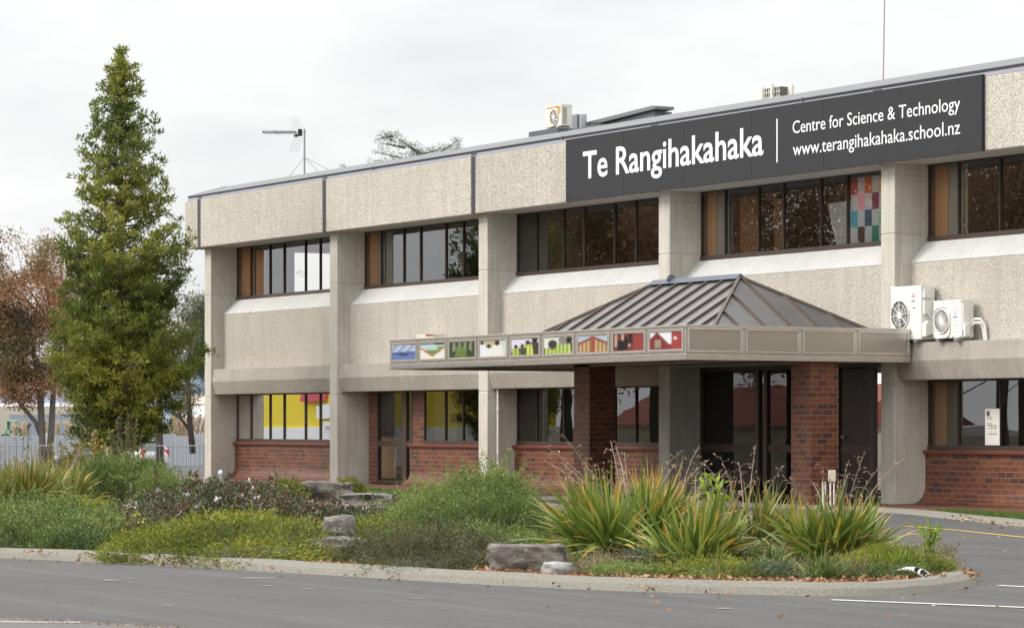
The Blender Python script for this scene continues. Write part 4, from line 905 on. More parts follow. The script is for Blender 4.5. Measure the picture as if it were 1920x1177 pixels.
def shrub(name, label, cat, lobes, n, mat, ln, m, lL, lW, spread=.5, outw=.8, upw=.3, flow=(0, 0, 0), group=None, arch=0, corem=.86, sub=7, rf=.30, hs=.80, flat=None):
    lobes = [(l[0], l[1], l[2], max(.10, l[3] * hs - .02)) for l in lobes]
    c = lobes[0][0]; t = thing(name, label, cat, (c[0], c[1], 0), group); P, Nn = lobes_points(clumpy(lobes, sub, rf), int(n * 1.25))
    D = Nn * outw + np.array([0, 0, upw]) + np.array(flow) + rng.normal(size=P.shape) * .35
    if flat is not None:                       # prostrate habit: shoots run outwards along the surface
        Hh = Nn * np.array([1, 1, 0.]); Hh = unit(Hh + rng.normal(size=P.shape) * .12); sw = np.stack([-Hh[:, 1], Hh[:, 0], 0 * Hh[:, 0]], 1); D = Hh + sw * (np.sin(P[:, 0:1] * 1.7) * .5) + np.array([0, 0, flat]) * 1.0 + rng.normal(size=P.shape) * .16 - np.array([0, 0, 1.]) * (1 - Nn[:, 2:3]) * .45
    tint = np.clip((clump_noise(P, 4.3) - .5) * 1.5 + .5 + rng.normal(size=len(P)) * .14, 0, 1)
    V, Fq, uv, T = sprays(P - Nn * ln * .35, D, ln * rng.uniform(.6, 1.3, len(P)), m, lL, lW, spread, tint)
    Vs, Fs, Us, Ts = [V], [Fq], [uv], [T]
    if arch:                                   # long arching shoots breaking the outline
        i = rng.integers(0, len(P), arch); i = i[Nn[i, 2] > .25]; K = 9; sl_ = rng.uniform(.25, .65, len(i)); pp = P[i]; dd = unit(Nn[i] + rng.normal(size=(len(i), 3)) * .45 + np.array([0, 0, .5]))
        for q in range(K):
            s = (q + .5) / K; pos = pp + dd * (sl_ * s)[:, None] - np.array([0, 0, 1.]) * (sl_ * s * s * .35)[:, None]
            V, F2, uv, T = sprays(pos, dd, .05, 4, lL * 1.1, lW, .9, np.clip(tint[i] + .15, 0, 1)); off = sum(len(v) for v in Vs); Vs.append(V); Fs.append(F2 + off); Us.append(uv); Ts.append(T)
    np_mesh('foliage', np.concatenate(Vs), np.concatenate(Fs), mat, t, np.concatenate(Ts), np.concatenate(Us)); core(lobes, t, corem); return t
def flowers(parent, lobes, n, mat, r=.018, petals=6, lift=.04, name='flower'):
    P, Nn = lobes_points(lobes, n); P = P + Nn * lift; k = len(P); Pp = np.repeat(P, petals, 0) + rng.normal(size=(k * petals, 3)) * r * .8
    V, Fq, uv = leaf_arrays(Pp, rng.normal(size=Pp.shape) + np.repeat(Nn, petals, 0), r * 1.6, r * 1.4); np_mesh(name, V, Fq, mat, parent, np.repeat(np.repeat(rng.uniform(0, 1, k), petals), 4), uv)
GJ = 'golden green juniper mats in the bed'
shrub('golden_juniper', 'wide golden green juniper mat spilling over the kerb left of the lower boulders', 'shrub',
      [lobe(430, 36.6, 140, 2.3, 955), lobe(330, 36.6, 105, 2.2, 975), lobe(545, 36.2, 95, 2.3, 968), lobe(255, 35.4, 55, 1.3, 1020), lobe(480, 34.6, 150, 1.6, 1000), lobe(360, 34.9, 110, 1.2, 1015)], 17000, LM['golden'], .17, 6, .055, .014, .30, .55, .10, (0, 0, 0), GJ, flat=.22)
shrub('golden_juniper', 'low golden juniper behind the middle boulder, left of the cotoneaster', 'shrub', [lobe(690, 39, 70, 1.6, 968), lobe(740, 38, 60, 1.5, 985)], 3600, LM['golden'], .16, 6, .055, .014, .32, .6, .15, group=GJ, flat=.22)
shrub('golden_juniper', 'small bright yellow juniper cushion left of the topmost boulder', 'shrub', [lobe(538, 50, 40, .7, 893), lobe(520, 49, 26, .6, 915)], 1500, LM['golden'], .15, 6, .07, .015, .4, .7, .35, group=GJ, arch=8)
shrub('golden_juniper', 'small yellow juniper tuft on the right side of the topmost boulder', 'shrub', [lobe(655, 52.5, 34, .6, 893)], 900, LM['golden'], .15, 6, .07, .015, .4, .7, .35, group=GJ)
shrub('golden_juniper', 'golden juniper mat at the kerb below the second flax clump', 'shrub', [lobe(1345, 29.8, 80, .85, 1050), lobe(1285, 30.2, 50, .7, 1070), lobe(1405, 29.8, 50, .7, 1068), lobe(1330, 30.6, 70, .6, 1035)], 4600, LM['golden'], .12, 6, .045, .011, .35, .6, .12, (0, 0, 0), GJ, flat=.25)
shrub('golden_juniper', 'olive juniper mat under the right end of the last flax clump', 'shrub', [lobe(1660, 31.3, 70, .8, 1022), lobe(1725, 30.6, 55, .6, 1045), lobe(1600, 31.5, 50, .7, 1045)], 3800, LM['golden'], .10, 6, .045, .011, .5, .6, .2, group=GJ)
rl = [lobe(300, 45, 70, 1.6, 918), lobe(380, 47, 80, 1.6, 906), lobe(460, 48, 80, 1.6, 898), lobe(250, 42.5, 55, 1.3, 945), lobe(520, 46, 70, 1.3, 915)]
t = shrub('rhaphiolepis_hedge', 'long dark leaved shrub with pink white blossom in front of the steel bollard', 'shrub', rl, 5200, LM['raph'], .12, 6, .062, .024, .8, .6, .55, arch=50); flowers(t, [(l[0], l[1], l[2], l[3] * .86) for l in rl], 60, LM['flower'], .026)
rl = [lobe(640, 44.5, 60, .9, 947), lobe(700, 44, 45, .8, 952), lobe(590, 45, 50, .9, 940)]
t = shrub('rhaphiolepis_shrub', 'low dark leaved shrub with pink blossom in front of the upper boulders', 'shrub', rl, 2000, LM['raph'], .12, 6, .06, .023, .8, .6, .5, arch=20); flowers(t, [(l[0], l[1], l[2], l[3] * .82) for l in rl], 30, LM['flower'], .024)
rl = [lobe(250, 38.5, 60, .8, 975), lobe(215, 38, 40, .7, 990)]
t = shrub('rhaphiolepis_shrub', 'dark shrub dotted with small yellow flowers at the left end of the golden mat', 'shrub', rl, 1500, LM['raph'], .10, 6, .05, .02, .8, .6, .4, arch=10); flowers(t, rl, 26, LM['yflower'], .016)
LG = 'low green shrubs at the left front'
shrub('low_shrub', 'soft green spreading shrub at the front left corner of the bed', 'shrub', [lobe(60, 39, 120, 2.4, 930), lobe(-60, 40, 130, 2.5, 925), lobe(20, 37.6, 100, 1.6, 975)], 7000, LM['low'], .13, 7, .045, .018, .6, .6, .25, group=LG, arch=60)
shrub('low_shrub', 'soft green spreading shrub between the left corner shrub and the dark one', 'shrub', [lobe(170, 38.6, 75, 1.8, 950), lobe(130, 37.0, 60, 1.2, 985), lobe(190, 36.8, 45, .9, 1005)], 4200, LM['low'], .13, 7, .045, .018, .6, .6, .25, group=LG, arch=40)
shrub('low_shrub', 'yellow green low conifer mat behind the left front shrubs', 'shrub', [lobe(150, 43.5, 90, 1.2, 930), lobe(60, 45, 60, 1.2, 925)], 2600, LM['golden'], .13, 6, .06, .014, .5, .6, .2, group=LG)
shrub('spreading_juniper', 'feathery green juniper with long arching shoots below the tall conifer', 'shrub', [lobe(245, 56, 75, 1.2, 868), lobe(190, 57, 60, 1.2, 872), lobe(290, 55, 45, 1.0, 892)], 4200, LM['low'], .26, 8, .075, .018, .4, .8, .45, (.25, .3, 0), arch=110, hs=.95)
shrub('spreading_juniper', 'dense green undergrowth behind the left flax clump', 'shrub', [lobe(120, 58, 70, 1.2, 880), lobe(30, 58, 80, 1.2, 885)], 2600, LM['low'], .2, 7, .07, .02, .6, .7, .3, arch=20)
shrub('cotoneaster', 'tall loose light green shrub with arching twigs in front of the drain pipe', 'shrub', [lobe(885, 41.5, 95, 1.1, 905), lobe(930, 42, 72, 1.0, 895), lobe(800, 41, 90, 1.0, 940), lobe(960, 40, 62, .9, 940), lobe(880, 40, 120, 1.2, 955)], 8500, LM['cot'], .17, 8, .036, .015, .8, .7, .5, arch=380, corem=.72, hs=1.0)
shrub('prostrate_juniper', 'dark drooping juniper mound at the kerb left of the large flat boulder', 'shrub', [lobe(800, 33.0, 120, 1.4, 993), lobe(710, 33.5, 65, 1.0, 1020), lobe(880, 32.6, 75, 1.2, 1015), lobe(800, 32.0, 110, 1.0, 1025)], 8500, LM['dark'], .26, 12, .036, .010, .38, .6, -.05, (0, 0, 0), flat=.30, arch=90, hs=.9)
shrub('prostrate_juniper', 'olive low juniper between the cotoneaster and the dark mound', 'shrub', [lobe(960, 36, 60, 1.0, 985), lobe(890, 36, 70, 1.0, 975), lobe(760, 36.5, 60, 1.0, 985)], 2600, LM['cot'], .14, 7, .036, .012, .6, .6, .1)
def sprigs(name, label, cat, px, Z, n, h, mat, spreadr, lL, lW, m=10, leaves=None):
    c = at(px, Z, .04); t = thing(name, label, cat, (c.x, c.y, 0)); b = MB(); Vs, Fs, Us, Ts = [], [], [], []; off = 0
    for i in range(n):
        a = random.uniform(0, 6.28); r = spreadr * random.uniform(.1, 1); hh = h * random.uniform(.55, 1.05); p0 = np.array(c) + np.array([r * .4 * math.cos(a), r * .4 * math.sin(a), 0]); p1 = np.array(c) + np.array([r * math.cos(a), r * math.sin(a), hh]); mid = (p0 + p1) / 2 + np.array([0, 0, hh * .1])
        b.tube([p0, mid, p1], [.008, .006, .003], 5); tt = rng.uniform(.3, 1.02, m)[:, None]; P = p0 * (1 - tt) + p1 * tt; V, Fq, uv = leaf_arrays(P, rng.normal(size=(m, 3)) + np.array([0, 0, -.1]), lL * rng.uniform(.6, 1.2, m), lW * rng.uniform(.7, 1.2, m)); Vs.append(V); Fs.append(Fq + off); Us.append(uv); Ts.append(np.full(len(V), random.random())); off += len(V)
    b.build('stem', BARK, t); np_mesh('foliage', np.concatenate(Vs), np.concatenate(Fs), mat, t, np.concatenate(Ts), np.concatenate(Us)); return t
sprigs('vine_shrub', 'straggly vine shrub with yellow and orange leaves in front of the parked blue car', 'shrub', 195, 60, 26, 1.35, LM['vine'], .85, .10, .065, 42)
sprigs('vine_shrub', 'straggly green and yellow shoots between the left flax and the orange vine', 'shrub', 125, 58, 16, 1.25, LM['vine'], .5, .09, .05, 34)
sprigs('small_shrub', 'bare stemmed bushy shrub growing against the conifer trunk', 'shrub', 240, 68, 26, 1.7, LM['autumn_green'], .45, .08, .035, 34)
sprigs('sapling', 'small leafy weed sapling in front of the building corner column', 'plant', 361, 62, 4, .62, LM['low'], .12, .16, .11, 9)
sprigs('sapling', 'young sapling with drooping leaves at the right tip of the island', 'plant', 1742, 32.4, 5, .48, LM['bright'], .13, .11, .035, 16)
sprigs('seedling_tree', 'bright lime green seedling with broad pointed leaves between the flax clumps', 'plant', 1345, 32.6, 12, .98, LM['bright'], .22, .12, .04, 18)
sprigs('tall_weed', 'thin upright weed above the left flax clump', 'plant', 36, 52, 5, 1.55, LM['low'], .25, .07, .035, 16)
# flax clumps
def flax(name, label, px, Z, n, leaf, mat, stalks, sh, group, spread=1.0, w_=.05):
    n = int(n * 2.2); leaf *= .90; stalks = int(stalks * .6); sh *= .9
    c = np.array(at(px, Z, .04)); t = thing(name, label, 'plant', (c[0], c[1], 0), group); cl = 7
    k = rng.integers(0, cl, n); fa = rng.uniform(0, 2 * math.pi, cl); fr = rng.uniform(.05, .30, cl) * spread
    B = c + np.stack([fr[k] * np.cos(fa[k]), fr[k] * np.sin(fa[k]), np.zeros(n)], 1) + np.concatenate([rng.normal(size=(n, 2)) * .05, np.zeros((n, 1))], 1)
    az = fa[k] + rng.normal(size=n) * 1.1; tilt = np.abs(rng.normal(size=n)) * .62 + .10; tilt = np.minimum(tilt, 1.42)
    D = np.stack([np.sin(tilt) * np.cos(az), np.sin(tilt) * np.sin(az), np.cos(tilt)], 1); Ls = leaf * rng.uniform(.6, 1.12, n)
    V, Fq, uv = strap_arrays(B, D, Ls, np.full(n, w_) * rng.uniform(.7, 1.15, n), rng.uniform(.05, .62, n) * (tilt + .3)); np_mesh('leaf_clump', V, Fq, mat, t, np.repeat(rng.uniform(0, 1, n), 12), uv)
    m = n // 3; az = rng.uniform(0, 6.28, m); tilt = rng.uniform(1.0, 1.5, m); D = np.stack([np.sin(tilt) * np.cos(az), np.sin(tilt) * np.sin(az), np.cos(tilt)], 1)
    V, Fq, uv = strap_arrays(c + rng.normal(size=(m, 3)) * np.array([.15, .15, .03]) + np.array([0, 0, .1]), D, leaf * rng.uniform(.45, .85, m), np.full(m, .024), rng.uniform(.1, .35, m)); V[:, 2] = np.maximum(V[:, 2], .055)
    np_mesh('dead_leaf', V, Fq, LM['dead'], t, np.repeat(rng.uniform(0, 1, m), 12), uv)
    b = MB(); Pp, Dd = [], []
    for i in range(stalks):
        a = random.uniform(0, 6.28); r = random.uniform(.15, .5) * spread; h = sh * random.uniform(.78, 1.03); bend = random.uniform(.05, .35); pts = []
        for q in range(8):
            s = q / 7; pts.append(tuple(c + np.array([math.cos(a), math.sin(a), 0]) * (r * s + bend * s * s * s) + np.array([0, 0, h * (s - .10 * s ** 4 * bend * 3)])))
        b.tube(pts, [.011 * (1 - .75 * q / 7) for q in range(8)], 5)
        for q in range(15):
            s = .55 + .45 * q / 15; j = min(6, int(s * 7)); f = s * 7 - j; p = np.array(pts[j]) * (1 - f) + np.array(pts[j + 1]) * f; d = rng.normal(size=3); d[2] = abs(d[2]) * .6; d /= np.linalg.norm(d); e = p + d * random.uniform(.03, .10); b.tube([tuple(p), tuple(e)], .0025, 3, cap=False)
            if random.random() < .72:
                for _ in range(random.randint(1, 3)): Pp.append(e + rng.normal(size=3) * .008); Dd.append(d * .5 + np.array([0, 0, -.8]) + rng.normal(size=3) * .35)
    if not stalks: return t
    b.build('flower_stalk', plain('dry_stalk', (.30, .24, .19), .8, var=.3), t)
    V, Fq, uv = leaf_arrays(np.array(Pp), np.array(Dd), rng.uniform(.025, .06, len(Pp)), rng.uniform(.010, .018, len(Pp))); np_mesh('seed_pod', V, Fq, LM['pod'], t, np.repeat(rng.uniform(0, 1, len(Pp)), 4), uv); return t
FG = 'flax clumps along the planted island'
flax('flax_clump', 'large flax clump right of the flat boulder with brown seed stalks against the first pillar', 1185, 34.8, 430, 1.25, LM['flax'], 22, 1.56, FG, 1.9, .055)
flax('flax_clump', 'flax clump in the middle of the island just left of the lime green seedling', 1300, 31.4, 260, .98, LM['flax'], 5, 1.2, FG, 1.1, .05)
flax('flax_clump', 'dense flax clump behind the lime green seedling, leaning right of the largest one', 1262, 37.5, 230, 1.15, LM['flax'], 8, 1.5, FG, 1.4, .05)
flax('flax_clump', 'flax clump near the right tip of the island under the second pillar', 1560, 32.4, 330, 1.0, LM['flax'], 16, 1.36, FG, 1.4, .05)
flax('flax_clump', 'flax clump with bleached seed stalks at the back between first and second pillar', 1400, 38.5, 200, 1.0, LM['flax2'], 12, 1.42, FG, 1.4, .045)
flax('flax_clump', 'pale yellow green flax clump at the far left of the bed', 40, 52, 300, 1.25, LM['flax2'], 14, 1.5, FG, 1.6, .06)
flax('flax_clump', 'pale flax clump between the left edge and the orange vine', 118, 55, 190, 1.15, LM['flax2'], 6, 1.35, FG, 1.3, .06)
flax('flax_clump', 'small flax clump beside the feathery juniper near the corner column', 300, 58.5, 60, .8, LM['flax2'], 0, 1, FG, .5, .05)
def tuft(name, label, px, Z, n, leaf, mat, w_=.014):
    c = np.array(at(px, Z, .05)); az = rng.uniform(0, 6.28, n); tilt = rng.uniform(.1, 1.1, n); D = np.stack([np.sin(tilt) * np.cos(az), np.sin(tilt) * np.sin(az), np.cos(tilt)], 1)
    V, Fq, uv = strap_arrays(c + rng.normal(size=(n, 3)) * np.array([.08, .08, 0]), D, leaf * rng.uniform(.6, 1.1, n), np.full(n, w_), rng.uniform(.1, .5, n) * tilt); V[:, 2] = np.maximum(V[:, 2], .05)
    o = np_mesh(name, V, Fq, mat, None, np.repeat(rng.uniform(0, 1, n), 12), uv); return tag(o, label, 'plant')
tuft('daylily_tuft', 'fresh green grassy tuft at the kerb below the right flax clump', 1545, 29.6, 150, .36, LM['low'], .022)
tuft('daylily_tuft', 'grassy tuft between the middle and right flax clumps', 1440, 31.2, 110, .42, LM['low'], .02)
tuft('grass_tuft', 'thin arching grass right of the right flax clump', 1680, 30.6, 110, .40, LM['bright'], .009)
tuft('grass_tuft', 'dry grass in front of the right flax clump', 1600, 29.8, 80, .34, LM['dead'], .007)
tuft('grass_tuft', 'straw coloured grass right of the pale stone', 1120, 30.8, 70, .30, LM['dead'], .010)
shrub('grey_herb', 'grey green herb between the first and second flax clumps', 'plant', [lobe(1205, 31.5, 35, .35, 1020)], 420, LM['sage'], .09, 7, .028, .014, .9, .6, .6)
shrub('weed_patch', 'low green weeds at the kerb right of the pale stone', 'plant', [lobe(1150, 29.9, 50, .35, 1062), lobe(1205, 29.9, 35, .3, 1068)], 700, LM['cot'], .08, 6, .03, .013, .9, .6, .5)
shrub('weed_patch', 'grey green weed patch with small white flowers left of the grassy tuft', 'plant', [lobe(1440, 29.7, 55, .4, 1050)], 700, LM['sage'], .09, 6, .028, .012, .9, .6, .6)
shrub('weed_patch', 'weeds and dry stems under the right flax clump', 'plant', [lobe(1620, 30.0, 60, .4, 1058), lobe(1690, 29.8, 50, .35, 1068)], 900, LM['cot'], .09, 6, .03, .012, .9, .6, .6)
shrub('weed_patch', 'dense low green weeds at the right tip behind the painted log', 'plant', [lobe(1740, 30.6, 40, .35, 1058), lobe(1770, 30.6, 25, .3, 1070)], 600, LM['golden'], .08, 6, .035, .010, .9, .6, .6)
# fallen leaves along the kerb and on the road
pts, dirs = [], []
def scatter(n, x0, x1, fn, sp):
    for i in range(n):
        px = random.uniform(x0, x1); p = fn(px); pts.append((p[0] + random.gauss(0, sp), p[1] + random.gauss(0, sp), p[2] + random.uniform(0, .03)))
fp = sorted([(960 + F_PX * ((np.array(p[:2]) - CAM) @ RT) / ((np.array(p[:2]) - CAM) @ AX), p) for p in front], key=lambda a: a[0]); FX = [a[0] for a in fp]
def along(px, back_=0.0, z=0.0):
    x = float(np.interp(px, FX, [a[1].x for a in fp])); y = float(np.interp(px, FX, [a[1].y for a in fp])); d = AX; return (x + d[0] * back_, y + d[1] * back_, z)
scatter(3600, 880, 1840, lambda p: along(p, random.uniform(.38, 1.3), .07), .06)
scatter(420, 540, 720, lambda p: along(p, random.uniform(.45, 1.0), .07), .1)
scatter(200, 60, 500, lambda p: along(p, random.uniform(-.1, .6), .07), .12)
scatter(60, -50, 1900, lambda p: along(p, random.uniform(-.9, -.02), .012), .1)
for c0, n in ((318, 30), (272, 22), (345, 22), (395, 20), (180, 10), (500, 8), (1215, 24), (1060, 12), (1330, 12)): scatter(n, c0 - 14, c0 + 14, lambda p: along(p, random.uniform(-.05, .35), .02), .05)
scatter(14, 1000, 1900, lambda p: tuple(G(p, random.uniform(1120, 1170), .01)), .3); scatter(30, 1650, 1920, lambda p: tuple(G(p, random.uniform(985, 1090), .01)), .2)
scatter(90, 1780, 1920, lambda p: tuple(G(p, 968 + (p - 1780) * .16 + random.uniform(-3, 5), .07)), .1)
for i in range(260): q = random.uniform(0, 360); p = G(q, 1158 + q * .052 + random.uniform(-1, 2.5), .012); pts.append(tuple(p))
pts = np.array(pts); k = len(pts); SZ = np.ones(k); SZ[-260:] = .4; D = rng.normal(size=(k, 3)); D[:, 2] *= .35
V, Fq, uv = leaf_arrays(pts, D, rng.uniform(.03, .09, k) * SZ, rng.uniform(.015, .04, k) * SZ); V[:, 2] = np.maximum(V[:, 2], .008)
o = np_mesh('leaf_litter', V, Fq, LM['litter'], None, np.repeat(rng.uniform(0, 1, k), 4), uv); tag(o, 'dry brown fallen leaves strewn along the kerb', kind='stuff')
# low weeds and dry stems that cover the soil of the right half
def cover(name, label, n, pxr, zr, mat, h, lL, lW, sd):
    P = []
    while len(P) < n:
        px = random.uniform(*pxr); Z = random.uniform(*zr); q = at(px, Z, .05)
        if math.sin(q.x * 2.3 + sd) * math.sin(q.y * 2.9 + sd) > -.35 and Z > np.interp(px, [0, 920, 1400, 1700, 1790], [36, 31.0, 29.3, 29.4, 30.2]): P.append(q)
    P = np.array([tuple(p) for p in P]); D = rng.normal(size=P.shape) * .6 + np.array([0, 0, 1.]); V, Fq, uv, T = sprays(P, D, h * rng.uniform(.4, 1.3, n), 6, lL, lW, .8, np.clip(clump_noise(P, 2) + rng.normal(size=n) * .2, 0, 1), .012)
    return tag(np_mesh(name, V, Fq, mat, None, T, uv), label, kind='stuff')
cover('ground_cover', 'low green weeds covering the soil round the flax clumps', 3600, (1040, 1790), (29, 36), LM['cot'], .13, .032, .014, 1)
cover('ground_cover', 'dry brown stems and grass between the flax clumps', 2600, (1040, 1790), (28.9, 36), LM['dead'], .15, .06, .007, 3)
cover('ground_cover', 'olive creeping plants round the boulders', 3200, (560, 1080), (32, 50), LM['golden'], .15, .05, .012, 5)
cover('ground_cover', 'low green creeping plants at the back of the bed', 2600, (180, 760), (46, 64), LM['cot'], .2, .06, .025, 2)
# lawn grass
def grass(n, poly, z):
    xs = [p[0] for p in poly]; ys = [p[1] for p in poly]; P = []
    while len(P) < n:
        x, y = random.uniform(min(xs), max(xs)), random.uniform(min(ys), max(ys)); ins = False; j = len(poly) - 1
        for i in range(len(poly)):
            if (poly[i][1] > y) != (poly[j][1] > y) and x < (poly[j][0] - poly[i][0]) * (y - poly[i][1]) / (poly[j][1] - poly[i][1]) + poly[i][0]: ins = not ins
            j = i
        if ins: P.append((x, y, z))
    P = np.array(P); D = rng.normal(size=P.shape) * .4 + np.array([0, 0, 1.]); V, Fq, uv = leaf_arrays(P, D, rng.uniform(.05, .10, n), .012, .3); o = np_mesh('lawn_grass', V, Fq, LM['grass'], None, np.repeat(rng.uniform(0, 1, n), 4), uv); return tag(o, 'short green grass blades of the lawn strips', kind='stuff')
grass(16000, [(36.5, -2.65), (38.5, -3.45), (41.6, -4.65), (45, -6.1), (48, -7.4), (48, -4.6), (44, -3.75), (38.3, -2.7)], .06)
grass(16000, [(4, -4.25), (12, -4.6), (20, -5.1), (22.5, -4.6), (24.3, -2.95), (24.3, -2.3), (4, -2.3)], .02)

# ================================================================== ROCKS
def rock(label, px0, px1, Z, pyt, pyb, deep, mat='stone', seed=1, flat=.5, name='boulder'):
    rnd = random.Random(seed); c = at((px0 + px1) / 2, Z, 0); hw = (px1 - px0) / 2 * Z / F_PX; z1 = zt(pyt, Z); z0 = max(-.05, zt(pyb, Z) - .08)
    bm = bmesh.new(); bmesh.ops.create_cube(bm, size=2); bmesh.ops.subdivide_edges(bm, edges=bm.edges[:], cuts=7, use_grid_fill=True)
    from mathutils import noise
    for v in bm.verts:
        p = v.co.copy(); m = max(abs(p.x), abs(p.y), abs(p.z)); s = p.normalized(); q = s * 1.15; p = p.lerp(q, 1 - flat)
        w1 = noise.noise(p * 1.1 + Vector((seed * 7.1, 0, 0))) * .30; w2 = noise.noise(p * 3.1 + Vector((0, seed * 3.3, 0))) * .14; w3 = noise.noise(p * 8 + Vector((0, 0, seed))) * .05
        k = 1 + w1 + w2 + w3; p = Vector((p.x * k, p.y * k, p.z * (1 + w2 + w3 + .08 * math.sin(p.x * 2 + seed))))
        X = c + Vector(R3) * p.x * hw + Vector(A3) * p.y * deep; v.co = Vector((X.x, X.y, (z0 + z1) / 2 + p.z * (z1 - z0) / 2))
    me = bpy.data.meshes.new(name); bm.to_mesh(me); bm.free(); me.materials.append(M[mat]); me.polygons.foreach_set('use_smooth', [True] * len(me.polygons))
    o = bpy.data.objects.new(name, me); COL.objects.link(o); return tag(o, label, 'rock', 'boulders in the planting bed')
rock('topmost brown boulder between two yellow juniper tufts', 570, 660, 50.5, 903, 935, .45, seed=3, flat=.75)
rock('long flat grey boulder below and right of the topmost one', 640, 742, 47, 926, 948, .6, seed=8, flat=.75)
rock('grey boulder under the long flat one beside the cotoneaster', 690, 772, 45, 948, 985, .5, seed=5, flat=.6)
rock('rounded lichen covered boulder standing on the lower ledge stone', 606, 664, 36.3, 966, 1012, .45, seed=12, flat=.5)
rock('broad dark ledge boulder at the right end of the wide golden mat', 590, 690, 34.9, 1009, 1052, .45, seed=21, flat=.8)
rock('large flat topped boulder at the kerb left of the big flax', 920, 1056, 31.2, 1020, 1068, .38, seed=17, flat=.85)
rock('small pale stone leaning before the large flat boulder', 1016, 1072, 30.2, 1053, 1078, .16, 'palestone', seed=30, flat=.35)
# bollard light
bo = thing('bollard_light', 'short stainless steel bollard light with louvred domed head on the lawn edge', 'bollard', tuple(at(414, 58, 0)))
c = at(414, 58, 0); r = .062; zb = zt(880, 58)
b = MB(); b.tube([(c.x, c.y, 0), (c.x, c.y, zb - .30)], r, 20); b.build('post', M['galv'], bo, smooth=True)
b = MB(); b.tube([(c.x, c.y, zb - .30), (c.x, c.y, zb - .08)], r * .6, 16); b.build('lamp_core', M['white'], bo)
b = MB()
for i in range(5): b.tube([(c.x, c.y, zb - .285 + i * .045), (c.x, c.y, zb - .265 + i * .045)], r * 1.0, 20)
b.tube([(c.x, c.y, zb - .09), (c.x, c.y, zb - .05), (c.x, c.y, zb - .02), (c.x, c.y, zb)], [r, r * .9, r * .6, r * .1], 20); b.build('louvre_head', M['galv'], bo)
# meter box on conduit near the second pillar
mp_ = thing('junction_box', 'small cream electrical box on twin conduits beside the second brick pillar', 'electrical box', tuple(at(1560, 47, 0))); c = at(1560, 47, 0); u = Vector((RT[0], RT[1], 0))
b = MB(); b.obox((c.x, c.y), RT, .11, .07, zt(902, 47), zt(881, 47)); b.build('box', plain('cream_plastic', (.62, .57, .42), .5), mp_, bevel=.008)
b = MB()
for s_ in (-.025, .03): b.tube([tuple(c + u * s_), tuple(c + u * s_ + Vector((0, 0, zt(902, 47))))], .012, 8)
b.build('conduit', M['white'], mp_)
c = at(1545, 47.2, 0); b = MB(); b.obox((c.x, c.y), RT, .06, .05, 0, zt(903, 47.2)); single(b, 'marker_post', M['white2'], 'short grey white marker post left of the cream electrical box', 'post')
# painted log
lg = thing('painted_log', 'curved branch painted white with a black end lying at the island tip', 'log', tuple(G(1720, 1085)))
Zl = 29.6; lp = [(1684, 1068), (1700, 1066), (1716, 1068), (1730, 1074), (1740, 1082), (1747, 1090)]
P3 = [tuple(at(x, Zl - i * .05, zt(y, Zl - i * .05))) for i, (x, y) in enumerate(lp)]
b = MB(); b.tube(P3[:5], [.008, .022, .03, .036, .042], 10); b.build('white_branch', plain('flaking_white_paint', (.70, .69, .68), .6, var=.2, scale=30), lg, smooth=True)
b = MB(); b.tube([P3[4], P3[5], tuple(at(1757, 29.35, zt(1087, 29.35)))], [.044, .05, .046], 10); b.tube([P3[5], tuple(at(1746, 29.3, .05))], [.03, .02], 8); b.build('black_end', M['black'], lg, smooth=True)
b = MB()
for i, q in ((2, .3), (3, .1), (3, .6)):
    p = Vector(P3[i]).lerp(Vector(P3[i + 1]), q); b.tube([tuple(p + Vector((0, -.01, .015))), tuple(p + Vector((.03, -.025, .012)))], .027, 8)
b.build('black_patch', M['black'], lg)

# ================================================================== TREES
def tree_mesh(parent, trunk_pts, trunk_r, clusters, leafmat, barkmat, nleaf, lL, lW, cr_, limbs=None, up=.3, nm='crown'):
    b = MB()
    for p, r in zip(trunk_pts, trunk_r): b.tube(p, r, 9)
    b.build('trunk', barkmat, parent, smooth=True)
    if limbs:
        b = MB()
        for p, r in limbs: b.tube(p, r, 5, cap=False)
        b.build('limb', barkmat, parent)
    C = np.array(clusters); n = len(C); rr = np.broadcast_to(cr_, (n,)); m = nleaf; o_ = rng.normal(size=(n, m, 3)); o_ /= np.linalg.norm(o_, axis=2, keepdims=True); o_ *= (rng.uniform(0, 1, (n, m, 1)) ** .45) * rr[:, None, None]
    P = (C[:, None, :] + o_ * np.array([1, 1, .7])).reshape(-1, 3); D = (o_ / rr[:, None, None] + rng.normal(size=o_.shape) * .5 + np.array([0, 0, up])).reshape(-1, 3)
    V, Fq, uv = leaf_arrays(P, D, lL * rng.uniform(.6, 1.3, n * m), lW * rng.uniform(.7, 1.2, n * m)); T = np.repeat(np.clip((clump_noise(C, .9) - .5) * 1.1 + .5 + rng.normal(size=n) * .16, 0, 1), m * 4)
    return np_mesh(nm, V, Fq, leafmat, parent, T, uv)
